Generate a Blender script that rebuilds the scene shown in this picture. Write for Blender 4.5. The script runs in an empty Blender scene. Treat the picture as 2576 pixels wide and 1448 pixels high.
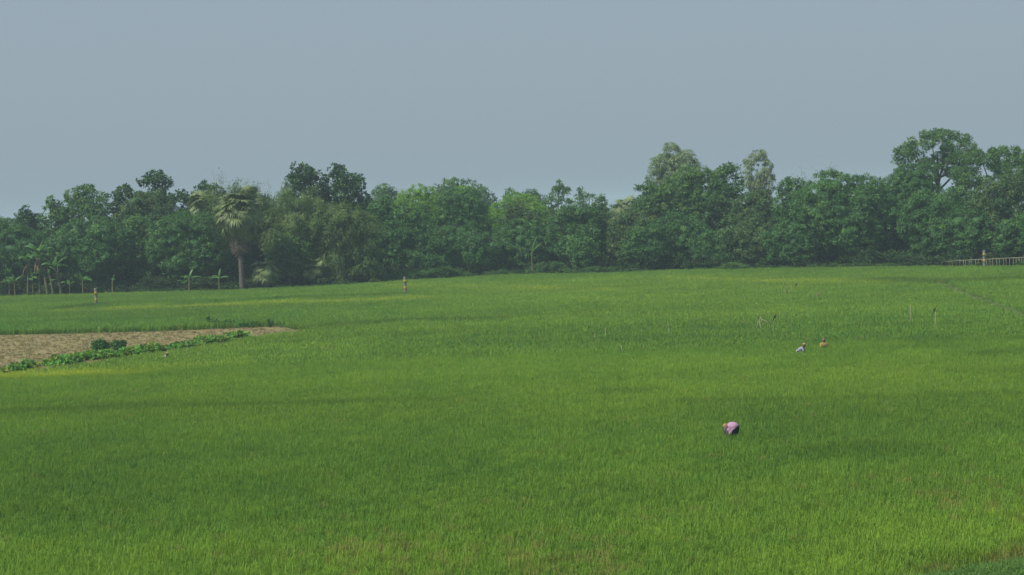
import bpy, bmesh, math, random
import numpy as np
from mathutils import Vector, Matrix, Euler, noise

S = bpy.context.scene
R = math.radians
# ------------------------------------------------------------------ camera
F, CX, CY, CAMH = 4600.0, 1288.0, 724.0, 10.0          # focal length and centre, in 2576-px units
PITCH, ROLL = math.atan(204.0 / F), R(2.2)
cd = bpy.data.cameras.new('camera'); cam = bpy.data.objects.new('camera', cd)
S.collection.objects.link(cam); S.camera = cam
cd.sensor_width = 36.0; cd.lens = F / 2576 * 36.0
cd.clip_start = 0.5; cd.clip_end = 12000
CM = Matrix.Rotation(R(90) - PITCH, 3, 'X') @ Matrix.Rotation(-ROLL, 3, 'Z')
cam.location = (0, 0, CAMH); cam.rotation_euler = CM.to_euler()
# ------------------------------------------------------------------ sky, sun, exposure
SUN_EL, SUN_AZ = R(50), R(238)       # azimuth: clockwise from +Y (behind the camera, to its left)
w = bpy.data.worlds.new('World'); S.world = w; w.use_nodes = True
nt = w.node_tree; nt.nodes.clear()
sky = nt.nodes.new('ShaderNodeTexSky'); sky.sky_type = 'NISHITA'; sky.sun_disc = False
sky.sun_elevation = SUN_EL; sky.sun_rotation = SUN_AZ
sky.air_density = 1.0; sky.dust_density = 4.0; sky.ozone_density = 1.0; sky.altitude = 0
mixn = nt.nodes.new('ShaderNodeMix'); mixn.data_type = 'RGBA'; mixn.inputs[0].default_value = 0.75
mixn.inputs[7].default_value = (4.8, 6.1, 7.15, 1)         # pale haze veil over the blue
bg = nt.nodes.new('ShaderNodeBackground'); bg.inputs[1].default_value = 0.075
out = nt.nodes.new('ShaderNodeOutputWorld')
nt.links.new(sky.outputs[0], mixn.inputs[6]); nt.links.new(mixn.outputs[2], bg.inputs[0]); nt.links.new(bg.outputs[0], out.inputs[0])
sl = bpy.data.lights.new('sun', 'SUN'); so = bpy.data.objects.new('sun', sl); S.collection.objects.link(so)
sl.energy = 4.2; sl.angle = R(1.5); sl.color = (1.0, 0.94, 0.84)
sd = Vector((math.sin(SUN_AZ) * math.cos(SUN_EL), math.cos(SUN_AZ) * math.cos(SUN_EL), math.sin(SUN_EL)))
so.rotation_euler = sd.to_track_quat('Z', 'Y').to_euler(); so.location = (-30, -20, 60)
S.view_settings.view_transform = 'Standard'; S.view_settings.look = 'None'
S.view_settings.gamma = 1; S.view_settings.use_curve_mapping = False
S.view_settings.exposure = 0.0
S.cycles.max_bounces = 5; S.cycles.diffuse_bounces = 3; S.cycles.glossy_bounces = 1
S.cycles.transmission_bounces = 3; S.cycles.transparent_max_bounces = 4; S.cycles.volume_bounces = 1
S.cycles.use_denoising = True; S.cycles.denoiser = 'OPENIMAGEDENOISE'; S.cycles.denoising_prefilter = 'ACCURATE'

# ------------------------------------------------------------------ helpers
def ray(X, Y): return CM @ Vector(((X - CX) / F, (CY - Y) / F, -1.0))
def gp(X, Y, z=0.0):                      # point of the plane at height z
    d = ray(X, Y); t = (z - CAMH) / d.z; return Vector((d.x * t, d.y * t, z))
def at(X, Y, D):                          # point at world y = D
    d = ray(X, Y); t = D / d.y; return Vector((d.x * t, D, CAMH + d.z * t))
def link(o, parent=None):
    S.collection.objects.link(o)
    if parent: o.parent = parent
    return o
def empty(name, loc, label, cat, group=None, rz=0):
    o = bpy.data.objects.new(name, None); link(o); o.location = loc; o.rotation_euler = (0, 0, rz)
    return tag(o, label, cat, group)
def tag(o, label=None, cat=None, group=None, kind=None):
    if label: o['label'] = label
    if cat: o['category'] = cat
    if group: o['group'] = group
    if kind: o['kind'] = kind
    return o
def mesh(name, V, Fc, m=None, smooth=False, v=None):
    me = bpy.data.meshes.new(name)
    V = np.asarray(V, dtype=np.float32)
    if isinstance(Fc, np.ndarray):
        k = Fc.shape[1]; me.vertices.add(len(V)); me.vertices.foreach_set('co', V.ravel())
        me.loops.add(Fc.size); me.loops.foreach_set('vertex_index', Fc.astype(np.int32).ravel())
        me.polygons.add(len(Fc)); me.polygons.foreach_set('loop_start', np.arange(0, Fc.size, k, dtype=np.int32))
        me.update(calc_edges=True)
    else:
        me.from_pydata([tuple(map(float, p)) for p in V], [], Fc)
    if v is not None:
        a = me.attributes.new('v', 'FLOAT', 'POINT'); a.data.foreach_set('value', np.asarray(v, dtype=np.float32))
    if m: me.materials.append(m)
    if smooth: me.polygons.foreach_set('use_smooth', [True] * len(me.polygons))
    me.update(); return me
def ob(name, me, parent=None): return link(bpy.data.objects.new(name, me), parent)

class MB:                                 # collects tubes and plates for one mesh
    def __init__(s): s.V = []; s.F = []; s.v = []
    def tube(s, pts, rad, n=8, v=0.5, cap=True, flat=None):
        pts = [Vector(p) for p in pts]; b = len(s.V); up = Vector((0.13, 0.31, 0.94)).normalized()
        for i, p in enumerate(pts):
            t = (pts[min(i + 1, len(pts) - 1)] - pts[max(i - 1, 0)])
            t = t.normalized() if t.length > 1e-6 else Vector((0, 0, 1))
            a = t.cross(up); a = a.normalized() if a.length > .05 else t.cross(Vector((1, 0, 0))).normalized()
            c = t.cross(a).normalized(); r = rad[i] if hasattr(rad, '__len__') else rad
            fl = flat if flat else 1.0
            for k in range(n):
                q = 2 * math.pi * k / n
                s.V.append(p + a * (r * math.cos(q)) + c * (r * fl * math.sin(q))); s.v.append(v)
        for i in range(len(pts) - 1):
            for k in range(n):
                j = (k + 1) % n; s.F.append((b + i * n + k, b + i * n + j, b + (i + 1) * n + j, b + (i + 1) * n + k))
        if cap:
            s.F.append(tuple(b + k for k in range(n))[::-1]); s.F.append(tuple(b + (len(pts) - 1) * n + k for k in range(n)))
        return s
    def box(s, c, h, rz=0, v=.5):
        b = len(s.V); M = Matrix.Rotation(rz, 3, 'Z')
        for z in (-1, 1):
            for x, y in ((-1, -1), (1, -1), (1, 1), (-1, 1)):
                s.V.append(Vector(c) + M @ Vector((x * h[0], y * h[1], z * h[2]))); s.v.append(v)
        for f in ((3, 2, 1, 0), (4, 5, 6, 7), (0, 1, 5, 4), (1, 2, 6, 5), (2, 3, 7, 6), (3, 0, 4, 7)): s.F.append(tuple(b + i for i in f))
        return s
    def strip(s, ctr, side, wid, v=.5, sag=0.0, nrm=None):      # ribbon leaf with a folded midrib
        b = len(s.V)
        for c, sd_, w_ in zip(ctr, side, wid):
            c = Vector(c); sd_ = Vector(sd_); n_ = Vector(nrm) if nrm else Vector((0, 0, 1))
            s.V += [c - sd_ * w_ - n_ * (sag * w_), c, c + sd_ * w_ - n_ * (sag * w_)]; s.v += [v] * 3
        for i in range(len(ctr) - 1):
            q = b + i * 3; s.F += [(q, q + 1, q + 4, q + 3), (q + 1, q + 2, q + 5, q + 4)]
        return s
    def me(s, name, m, smooth=False): return mesh(name, [tuple(p) for p in s.V], s.F, m, smooth, s.v)

# ------------------------------------------------------------------ materials
def nodes(name):
    m = bpy.data.materials.new(name); m.use_nodes = True; t = m.node_tree
    return m, t, t.nodes['Principled BSDF']
def noise_col(t, c0, c1, scale, coord='Object', detail=4, rough=.6, lo=.35, hi=.65):
    tc = t.nodes.new('ShaderNodeTexCoord'); n = t.nodes.new('ShaderNodeTexNoise')
    n.inputs['Scale'].default_value = scale; n.inputs['Detail'].default_value = detail; n.inputs['Roughness'].default_value = rough
    t.links.new(tc.outputs[coord], n.inputs['Vector'])
    r = t.nodes.new('ShaderNodeValToRGB'); r.color_ramp.elements[0].position = lo; r.color_ramp.elements[1].position = hi
    r.color_ramp.elements[0].color = (*c0, 1); r.color_ramp.elements[1].color = (*c1, 1)
    t.links.new(n.outputs[0], r.inputs[0]); return r.outputs[0], n
def simple(name, c0, c1, scale=5, rough=.85, bump=.3, coord='Object'):
    m, t, p = nodes(name); c, n = noise_col(t, c0, c1, scale, coord)
    t.links.new(c, p.inputs['Base Color']); p.inputs['Roughness'].default_value = rough
    p.inputs['Specular IOR Level'].default_value = .25
    if bump:
        b = t.nodes.new('ShaderNodeBump'); b.inputs['Strength'].default_value = bump; b.inputs['Distance'].default_value = .05
        t.links.new(n.outputs[0], b.inputs['Height']); t.links.new(b.outputs[0], p.inputs['Normal'])
    return m
def leafmat(name, c0, c1, c2, trans=.2, rough=.55, nscale=.35, spec=.3):
    """c0 dark leaf, c1 usual leaf, c2 young leaf; attribute v picks among them"""
    m, t, p = nodes(name)
    a = t.nodes.new('ShaderNodeAttribute'); a.attribute_name = 'v'
    g, n = noise_col(t, (0, 0, 0), (1, 1, 1), nscale, 'Object', 3)
    ad = t.nodes.new('ShaderNodeMath'); ad.operation = 'MULTIPLY_ADD'; ad.inputs[1].default_value = .75
    sc = t.nodes.new('ShaderNodeMath'); sc.operation = 'MULTIPLY'; sc.inputs[1].default_value = .25
    t.links.new(g, sc.inputs[0]); t.links.new(a.outputs['Fac'], ad.inputs[0]); t.links.new(sc.outputs[0], ad.inputs[2])
    r = t.nodes.new('ShaderNodeValToRGB'); e = r.color_ramp.elements
    e[0].position = 0; e[0].color = (*c0, 1); e[1].position = .6; e[1].color = (*c1, 1)
    x = e.new(.95); x.color = (*c2, 1)
    t.links.new(ad.outputs[0], r.inputs[0]); t.links.new(r.outputs[0], p.inputs['Base Color'])
    p.inputs['Roughness'].default_value = rough; p.inputs['Specular IOR Level'].default_value = spec
    if trans:
        tr = t.nodes.new('ShaderNodeBsdfTranslucent'); mx = t.nodes.new('ShaderNodeMixShader'); mx.inputs[0].default_value = trans
        t.links.new(r.outputs[0], tr.inputs[0]); t.links.new(p.outputs[0], mx.inputs[1]); t.links.new(tr.outputs[0], mx.inputs[2])
        t.links.new(mx.outputs[0], t.nodes['Material Output'].inputs[0])
    return m
def tintmat(name, trans=.3, rough=.6, spec=.2):
    m, t, p = nodes(name)
    a = t.nodes.new('ShaderNodeAttribute'); a.attribute_type = 'INSTANCER'; a.attribute_name = 'tint'
    v = t.nodes.new('ShaderNodeAttribute'); v.attribute_name = 'v'
    mx = t.nodes.new('ShaderNodeMix'); mx.data_type = 'RGBA'; mx.blend_type = 'MULTIPLY'; mx.inputs[0].default_value = 1
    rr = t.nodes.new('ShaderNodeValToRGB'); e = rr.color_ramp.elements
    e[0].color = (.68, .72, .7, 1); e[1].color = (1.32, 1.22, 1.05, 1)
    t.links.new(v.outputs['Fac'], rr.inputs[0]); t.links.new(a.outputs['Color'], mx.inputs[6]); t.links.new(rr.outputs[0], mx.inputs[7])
    t.links.new(mx.outputs[2], p.inputs['Base Color']); p.inputs['Roughness'].default_value = rough; p.inputs['Specular IOR Level'].default_value = spec
    tr = t.nodes.new('ShaderNodeBsdfTranslucent'); ms = t.nodes.new('ShaderNodeMixShader'); ms.inputs[0].default_value = trans
    t.links.new(mx.outputs[2], tr.inputs[0]); t.links.new(p.outputs[0], ms.inputs[1]); t.links.new(tr.outputs[0], ms.inputs[2])
    t.links.new(ms.outputs[0], t.nodes['Material Output'].inputs[0])
    return m
M = {}
M['ground'] = simple('wet_earth', (.035, .05, .018), (.07, .085, .03), .3, .95, .3)
M['soil'] = simple('dry_soil', (.195, .158, .072), (.275, .235, .11), 1.6, .95, .25)
M['path'] = simple('trodden_bund', (.11, .16, .05), (.20, .21, .09), 1.2, .95, .5)
M['bark'] = simple('bark', (.035, .03, .022), (.10, .085, .06), 4, .9, .5)
M['palebark'] = simple('pale_bark', (.22, .19, .15), (.38, .34, .28), 3, .85, .3)
M['palmbark'] = simple('palm_bark', (.075, .065, .06), (.16, .14, .125), 6, .9, .5)
M['stick'] = simple('dry_bamboo_stick', (.32, .30, .19), (.46, .42, .29), 5, .7, .2)
M['rail'] = simple('grey_fence_bamboo', (.23, .215, .15), (.33, .31, .22), 5, .75, .2)
M['twig'] = simple('grey_twig', (.22, .17, .10), (.36, .30, .18), 5, .8, .2)
M['conc'] = simple('grey_concrete', (.11, .11, .115), (.24, .23, .22), 5, .9, .4)
M['yellow'] = simple('faded_yellow_paint', (.29, .20, .03), (.42, .30, .055), 7, .75, .2)
M['white'] = simple('white_lime', (.55, .55, .52), (.7, .7, .66), 6, .8, .2)
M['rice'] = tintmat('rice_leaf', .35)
M['leaf_t'] = tintmat('weed_leaf', .3)
M['mango'] = leafmat('mango_leaf', (0.027, 0.085, 0.023), (0.074, 0.193, 0.048), (0.185, 0.355, 0.052))
M['brown'] = leafmat('dull_mango_leaf', (0.025, 0.072, 0.022), (0.084, 0.167, 0.049), (0.210, 0.258, 0.067))
M['jack'] = leafmat('jackfruit_leaf', (0.017, 0.049, 0.016), (0.042, 0.112, 0.031), (0.190, 0.351, 0.046), .2, .45)
M['light'] = leafmat('feathery_leaf', (0.090, 0.218, 0.032), (0.213, 0.418, 0.054), (0.343, 0.563, 0.065), .4)
M['mid'] = leafmat('broad_leaf', (0.038, 0.105, 0.027), (0.110, 0.232, 0.058), (0.264, 0.405, 0.069), .35)
M['pale'] = leafmat('gum_leaf', (0.120, 0.189, 0.091), (0.252, 0.351, 0.169), (0.384, 0.481, 0.234), .35)
M['bamboo'] = leafmat('bamboo_leaf', (0.042, 0.101, 0.029), (0.132, 0.230, 0.060), (0.336, 0.392, 0.120), .4)
M['culm'] = simple('bamboo_culm', (.16, .17, .06), (.28, .27, .11), 2, .6, .1)
M['palmleaf'] = leafmat('fan_palm_leaf', (0.081, 0.137, 0.055), (0.191, 0.263, 0.101), (0.343, 0.377, 0.142), .25, .45, 1.5)
M['palmdead'] = leafmat('dead_palm_leaf', (0.088, 0.068, 0.052), (0.168, 0.132, 0.104), (0.240, 0.192, 0.152), .2, .8, 1.5)
M['banana'] = leafmat('banana_leaf', (.06, .16, .04), (.13, .29, .07), (.30, .44, .15), .45, .4, 1.2)
M['bandead'] = leafmat('dry_banana_leaf', (.13, .085, .05), (.25, .18, .10), (.34, .26, .16), .2, .8, 1.2)
M['banstem'] = simple('banana_stem', (.07, .085, .035), (.18, .16, .085), 3, .7, .2)
M['vine'] = leafmat('vine_leaf', (0.036, 0.108, 0.024), (0.108, 0.240, 0.048), (0.288, 0.396, 0.084), .4)
M['shrub'] = leafmat('shrub_leaf', (0.017, 0.073, 0.022), (0.057, 0.179, 0.040), (0.143, 0.309, 0.066), .3)

# ------------------------------------------------------------------ ground and haze
def sheet(name, poly, z, m, kind='structure'):
    bm = bmesh.new(); vs = [bm.verts.new((p[0], p[1], z)) for p in poly]; bm.faces.new(vs); bmesh.ops.triangulate(bm, faces=bm.faces[:])
    me = bpy.data.meshes.new(name); bm.to_mesh(me); bm.free(); me.materials.append(m); me.update()
    for p in me.polygons:
        if p.normal.z < 0: me.flip_normals(); break
    o = ob(name, me); o['kind'] = kind; return o
gme_v = []; gme_f = []
NG = 40
ys = np.concatenate([np.linspace(-300, 400, 30), np.geomspace(450, 5500, 12)])
xs = np.concatenate([-np.geomspace(3500, 200, 8), np.linspace(-160, 160, 21), np.geomspace(200, 3500, 8)])
for yy in ys:
    for xx in xs: gme_v.append((xx, yy, 0))
nx = len(xs)
for j in range(len(ys) - 1):
    for i in range(nx - 1): gme_f.append((j * nx + i, j * nx + i + 1, (j + 1) * nx + i + 1, (j + 1) * nx + i))
g = ob('ground', mesh('ground', gme_v, gme_f, M['ground'])); g['kind'] = 'structure'

hb = MB().box((0, 2600, 12.5), (3600, 2950, 13.5)); hm = bpy.data.materials.new('haze'); hm.use_nodes = True
ht = hm.node_tree; ht.nodes.clear(); pv = ht.nodes.new('ShaderNodeVolumePrincipled'); ho = ht.nodes.new('ShaderNodeOutputMaterial')
pv.inputs['Density'].default_value = .00041; pv.inputs['Color'].default_value = (.62, .80, .93, 1)
for k in ('Density Attribute', 'Color Attribute', 'Temperature Attribute'):
    if k in pv.inputs: pv.inputs[k].default_value = ''
ht.links.new(pv.outputs[0], ho.inputs['Volume'])
h = ob('haze', hb.me('haze', hm)); h['kind'] = 'stuff'; h['label'] = 'pale blue haze over the fields and trees'

# bare strip (pixel outline turned into world points)
BARE = [gp(*p) for p in ((-260, 852), (0, 844), (200, 840), (420, 834), (560, 828), (700, 822))] + [gp(X, Y, .5) for X, Y in ((790, 824), (748, 832), (640, 845), (480, 870), (330, 892), (160, 915), (0, 936), (-260, 962))]
BARE = [Vector((p.x, p.y, 0)) for p in BARE]
sheet('bare_soil_strip', BARE, .004, M['soil'])
def inpoly(px, py, poly):
    c = np.zeros(len(px), bool); n = len(poly)
    for i in range(n):
        x1, y1 = poly[i][0], poly[i][1]; x2, y2 = poly[(i + 1) % n][0], poly[(i + 1) % n][1]
        k = ((y1 > py) != (y2 > py)) & (px < (x2 - x1) * (py - y1) / (y2 - y1 + 1e-12) + x1); c ^= k
    return c
def dseg(px, py, line):
    d = np.full(len(px), 1e9)
    for a, b in zip(line[:-1], line[1:]):
        ax, ay, bx, by = a[0], a[1], b[0], b[1]; L2 = (bx - ax) ** 2 + (by - ay) ** 2
        t = np.clip(((px - ax) * (bx - ax) + (py - ay) * (by - ay)) / L2, 0, 1)
        d = np.minimum(d, np.hypot(px - ax - t * (bx - ax), py - ay - t * (by - ay)))
    return d
# far edge of the rice: world x -> y
EX, EY = [], []
for X, D in ((-700, 256), (0, 250), (300, 245), (600, 241), (850, 243), (1020, 250), (1288, 258), (1500, 250), (1700, 250), (2000, 241), (2300, 232), (2400, 228), (2576, 221), (3000, 205)):
    p = at(X, 690, D); EX.append(p.x); EY.append(D)
def edge(x): return np.interp(x, EX, EY)

# ------------------------------------------------------------------ instanced ground cover (geometry nodes; stuff only)
def scatter(name, protos, P, scl, rot, tint, label):
    """P (n,3), scl (n,3), rot (n,3), tint (n,3)"""
    me = bpy.data.meshes.new(name); n = len(P); me.vertices.add(n); me.vertices.foreach_set('co', np.asarray(P, np.float32).ravel())
    a = me.attributes.new('scl', 'FLOAT_VECTOR', 'POINT'); a.data.foreach_set('vector', np.asarray(scl, np.float32).ravel())
    a = me.attributes.new('rot', 'FLOAT_VECTOR', 'POINT'); a.data.foreach_set('vector', np.asarray(rot, np.float32).ravel())
    a = me.attributes.new('tint', 'FLOAT_VECTOR', 'POINT'); a.data.foreach_set('vector', np.asarray(tint, np.float32).ravel())
    me.update()
    o = ob(name, me); o['kind'] = 'stuff'; o['label'] = label
    col = bpy.data.collections.new(name + '_kinds')
    for q in protos: col.objects.link(bpy.data.objects.new('tuft', q))
    ng = bpy.data.node_groups.new(name, 'GeometryNodeTree')
    ng.interface.new_socket('Geometry', in_out='INPUT', socket_type='NodeSocketGeometry')
    ng.interface.new_socket('Geometry', in_out='OUTPUT', socket_type='NodeSocketGeometry')
    N = ng.nodes; Lk = ng.links
    gi = N.new('NodeGroupInput'); go = N.new('NodeGroupOutput'); ip = N.new('GeometryNodeInstanceOnPoints'); ci = N.new('GeometryNodeCollectionInfo')
    ci.inputs['Collection'].default_value = col; ci.inputs['Separate Children'].default_value = True; ci.inputs['Reset Children'].default_value = True
    ip.inputs['Pick Instance'].default_value = True
    na = {}
    for k in ('scl', 'rot'):
        q = N.new('GeometryNodeInputNamedAttribute'); q.data_type = 'FLOAT_VECTOR'; q.inputs['Name'].default_value = k; na[k] = q.outputs[0]
    e2r = N.new('FunctionNodeEulerToRotation'); Lk.new(na['rot'], e2r.inputs[0])
    Lk.new(gi.outputs[0], ip.inputs['Points']); Lk.new(ci.outputs[0], ip.inputs['Instance'])
    Lk.new(e2r.outputs[0], ip.inputs['Rotation']); Lk.new(na['scl'], ip.inputs['Scale']); Lk.new(ip.outputs[0], go.inputs[0])
    md = o.modifiers.new('scatter', 'NODES'); md.node_group = ng
    return o
def grid_noise(px, py, s, seed, octs=3):
    """smooth value noise on numpy arrays"""
    out_ = np.zeros(len(px)); amp = 1; tot = 0
    for o_ in range(octs):
        rg = np.random.RandomState(seed + o_); T = rg.rand(256, 256)
        x = px / s * 2 ** o_ + 91.7; y = py / s * 2 ** o_ + 47.3
        ix = np.floor(x).astype(int); iy = np.floor(y).astype(int); fx = x - ix; fy = y - iy
        fx = fx * fx * (3 - 2 * fx); fy = fy * fy * (3 - 2 * fy)
        a = T[ix % 256, iy % 256]; b = T[(ix + 1) % 256, iy % 256]; c = T[ix % 256, (iy + 1) % 256]; d = T[(ix + 1) % 256, (iy + 1) % 256]
        out_ += amp * ((a * (1 - fx) + b * fx) * (1 - fy) + (c * (1 - fx) + d * fx) * fy); tot += amp; amp *= .55
    return out_ / tot
def rice_tuft(seed, nb, spread, hgt, wid, m, lean=.35):
    rg = random.Random(seed); mb = MB()
    for i in range(nb):
        a = rg.uniform(0, 6.283); r = spread * math.sqrt(rg.random()); c = Vector((r * math.cos(a), r * math.sin(a), 0))
        b = rg.uniform(0, 6.283); dr = Vector((math.cos(b), math.sin(b), 0)); sd_ = Vector((-dr.y, dr.x, 0))
        H = hgt * rg.uniform(.6, 1.12); ln = rg.uniform(.12, lean) * H; v = min(1, max(0, rg.gauss(.5, .25)))
        w_ = wid * rg.uniform(.7, 1.3); dp = rg.uniform(.0, .25)
        p = [c, c + dr * ln * .3 + Vector((0, 0, H * .6)), c + dr * ln + Vector((0, 0, H * (1 - dp * .3))), c + dr * ln * (1.6 + dp * 2) + Vector((0, 0, H * (1 - dp)))]
        bi = len(mb.V)
        for q, ww in zip(p, (.5, 1, .7, 0)):
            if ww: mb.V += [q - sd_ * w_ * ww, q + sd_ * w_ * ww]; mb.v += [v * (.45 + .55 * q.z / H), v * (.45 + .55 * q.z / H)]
            else: mb.V += [q]; mb.v += [v]
        mb.F += [(bi, bi + 1, bi + 3, bi + 2), (bi + 2, bi + 3, bi + 5, bi + 4), (bi + 4, bi + 5, bi + 6)]
    return mb.me('rice_tuft', m)
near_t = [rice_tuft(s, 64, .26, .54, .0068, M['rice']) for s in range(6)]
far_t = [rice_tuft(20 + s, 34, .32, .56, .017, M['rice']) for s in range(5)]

def rice_points(d0, d1, sp, seed):
    rg = np.random.RandomState(seed); L = []
    y = d0
    while y < d1:
        hw = y * .325 + 9; n = int(2 * hw / sp)
        x = -hw + (np.arange(n) + rg.rand(n)) * sp
        L.append(np.stack([x, y + (rg.rand(n) - .5) * sp * 1.3], 1)); y += sp
    return np.concatenate(L)
BUNDS_DARK = [  # (pixel line, half width m, darkness, height gain)
    ([(-200, 1046), (0, 1038), (260, 1026), (560, 1022), (800, 1016), (1000, 1008), (1110, 1006)], 1.2, .24, .0),
    ([(1540, 985), (1610, 985)], 1.0, .25, .03),
    ([(740, 828), (850, 818), (1000, 808), (1250, 802)], 1.7, .28, .04),
    ([(170, 776), (215, 772), (245, 768)], 2.2, .38, .08),
    ([(250, 765), (380, 761), (560, 757), (700, 751)], 2.2, .18, .03),
    ([(700, 752), (1000, 741)], 2.2, .25, .05),
    ([(2230, 705), (2345, 712), (2420, 707), (2576, 702), (2800, 694)], 3.2, .34, .10),
    ([(1700, 1012), (2000, 1006), (2300, 1000), (2576, 990)], .9, .14, .02),
    ([(2480, 892), (2576, 884)], 1.4, .3, .05),
    ([(2060, 1140), (2250, 1130)], 1.6, .22, .02),
    ([(-200, 834), (0, 840), (200, 837), (420, 830), (560, 824)], 1.2, .3, .03)]
BUNDS_DARK = [([gp(X, Y, .4) for X, Y in l], a, b, c) for l, a, b, c in BUNDS_DARK]
YELLOW = [([(205, 780), (430, 773), (700, 762), (1005, 752)], 3.8, .62), ([(-200, 948), (0, 945), (200, 940), (300, 938)], 2.4, .75),
          ([(300, 925), (560, 915)], 1.6, .25), ([(1690, 700), (1900, 707), (2200, 712)], 3.0, .35), ([(1020, 720), (1500, 730)], 4, .3)]
YELLOW = [([gp(X, Y, .4) for X, Y in l], a, b) for l, a, b in YELLOW]
BLOBS = [  # pixel centre, half size px, colour shift: dark / dry / bright
    (150, 1210, 320, 60, 'dark', .6), (1000, 1180, 260, 40, 'dark', .35), (1950, 1090, 330, 60, 'dark', .45), (1900, 1020, 300, 26, 'dark', .35),
    (2300, 1010, 300, 24, 'dark', .4), (640, 1250, 300, 30, 'dark', .35), (900, 1385, 260, 60, 'dry', .55), (1420, 1390, 200, 60, 'dry', .7), (1180, 1320, 160, 40, 'dark', .4),
    (1750, 1200, 320, 45, 'bright', .5), (2150, 1400, 330, 60, 'bright', .45), (2450, 1250, 220, 60, 'dry', .4), (1650, 1110, 200, 40, 'bright', .35),
    (1300, 905, 500, 22, 'bright', .4), (500, 975, 360, 24, 'bright', .4), (2200, 960, 420, 24, 'bright', .35), (1500, 800, 400, 10, 'dark', .3),
    (2150, 800, 380, 12, 'dark', .3), (1200, 860, 360, 12, 'dark', .3), (2240, 850, 380, 12, 'dark', .3), (350, 905, 330, 10, 'dark', .35),
    (1500, 745, 500, 7, 'bright', .45), (2250, 725, 420, 8, 'dark', .25), (2350, 760, 150, 14, 'bright', .3), (120, 1110, 260, 30, 'dark', .3), (300, 1390, 300, 50, 'bright', .3), (1500, 1000, 400, 16, 'bright', .3)]
PATHL = [gp(X, Y, .2) for X, Y in ((2352, 714), (2392, 728), (2440, 748), (2480, 762), (2530, 782), (2576, 800), (2700, 845), (2900, 925))]
CORNER = [gp(X, Y) for X, Y in ((2290, 1480), (2440, 1454), (2510, 1442), (2576, 1429), (2700, 1408), (3100, 1345))]
def rice(name, lab, P, protos, seed, hs=1.0):
    rg = np.random.RandomState(seed); px, py = P[:, 0], P[:, 1]; n = len(P)
    hz = .5
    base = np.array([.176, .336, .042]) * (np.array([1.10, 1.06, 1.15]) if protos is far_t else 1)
    m1 = grid_noise(px * .45, py, 11, 5); m2 = grid_noise(px, py, 3.2, 9); m3 = grid_noise(px * .35, py * 1.0, 26, 15, 2)
    lum = 1 + (m1 - .5) * .30 + (m2 - .5) * .26 + (m3 - .5) * .2
    yel = np.clip((m3 - .5) * .6 + (m2 - .5) * .4 + rg.randn(n) * .12, -.6, .7)
    hgt = 1 + (m1 - .5) * .12 + (m2 - .5) * .22 + rg.randn(n) * .05
    dry = np.zeros(n)
    for l, wd, dk, hg in BUNDS_DARK:
        k = np.exp(-(dseg(px, py, l) / wd) ** 2); k = k * np.clip(.55 + 1.2 * (m2 - .2), .3, 1.2)
        lum *= 1 - dk * k; yel -= .4 * k * dk; hgt += hg * k * 2
    for l, wd, f in YELLOW:
        k = 1.5 * f * np.exp(-(dseg(px, py, l) / wd) ** 2) * np.clip(.5 + 1.6 * (m2 - .15), .3, 1.2); yel += k * .9; lum *= 1 + .22 * k
    for X, Y, hx, hy, kd, f in BLOBS:
        c = gp(X, Y, hz); ax = abs(gp(X + hx, Y, hz).x - c.x); ay = abs(gp(X, Y - hy, hz).y - gp(X, Y + hy, hz).y) / 2
        k = f * np.exp(-((px - c.x) / ax) ** 2 - ((py - c.y) / ay) ** 2)
        if kd == 'dark': lum *= 1 - .17 * k; yel -= .25 * k
        elif kd == 'bright': lum *= 1 + .08 * k; yel += .14 * k
        else: dry += k
    ce = np.abs(py - np.interp(px, [p.x for p in CORNER], [p.y for p in CORNER], left=0)); dry += np.exp(-(ce / 1.0) ** 2) * 1.1 * (px > CORNER[0].x - 2); hgt -= .25 * np.exp(-(ce / .8) ** 2) * (px > CORNER[0].x - 2); lum *= 1 - .3 * np.exp(-(ce / .9) ** 2)
    T = base[None] * lum[:, None]
    T = T * (1 + yel[:, None] * np.array([.62, .16, -.12])[None])
    isd = rg.rand(n) < dry * .5 + .006
    T[isd] = T[isd] * .5 + np.array([.21, .17, .07]) * (.55 + .5 * rg.rand(isd.sum()))[:, None]
    T *= (1 + rg.randn(n) * .045)[:, None]; T = np.clip(T, .008, .6)
    sc = np.stack([1 + rg.randn(n) * .05, 1 + rg.randn(n) * .05, np.clip(hgt, .5, 1.7) * hs], 1)
    rot = np.stack([rg.randn(n) * .07, rg.randn(n) * .07, rg.rand(n) * 6.283], 1)
    return scatter(name, protos, np.c_[px, py, np.zeros(n)], sc, rot, T, lab)
keepout = BARE
PN = rice_points(44, 118, .36, 1); PF = rice_points(118, 262, .5, 2)
def clean(P):
    px, py = P[:, 0], P[:, 1]
    k = py < edge(px) - .3 + 1.2 * (grid_noise(px, py, 4, 77) - .5)
    k &= ~inpoly(px, py, BARE)
    k &= dseg(px, py, PATHL) > .6
    cl = np.interp(px, [p.x for p in CORNER], [p.y for p in CORNER], left=0) + 1.3 * (grid_noise(px, py, 1.2, 5) - .5)
    k &= ~((py < cl + .1) & (px > CORNER[0].x))
    # weedy margin in front of the bare strip
    k &= ~((dseg(px, py, BARE[8:]) < .8) & (px < gp(640, 840).x))
    return P[k]
PN, PF = clean(PN), clean(PF)
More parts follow.
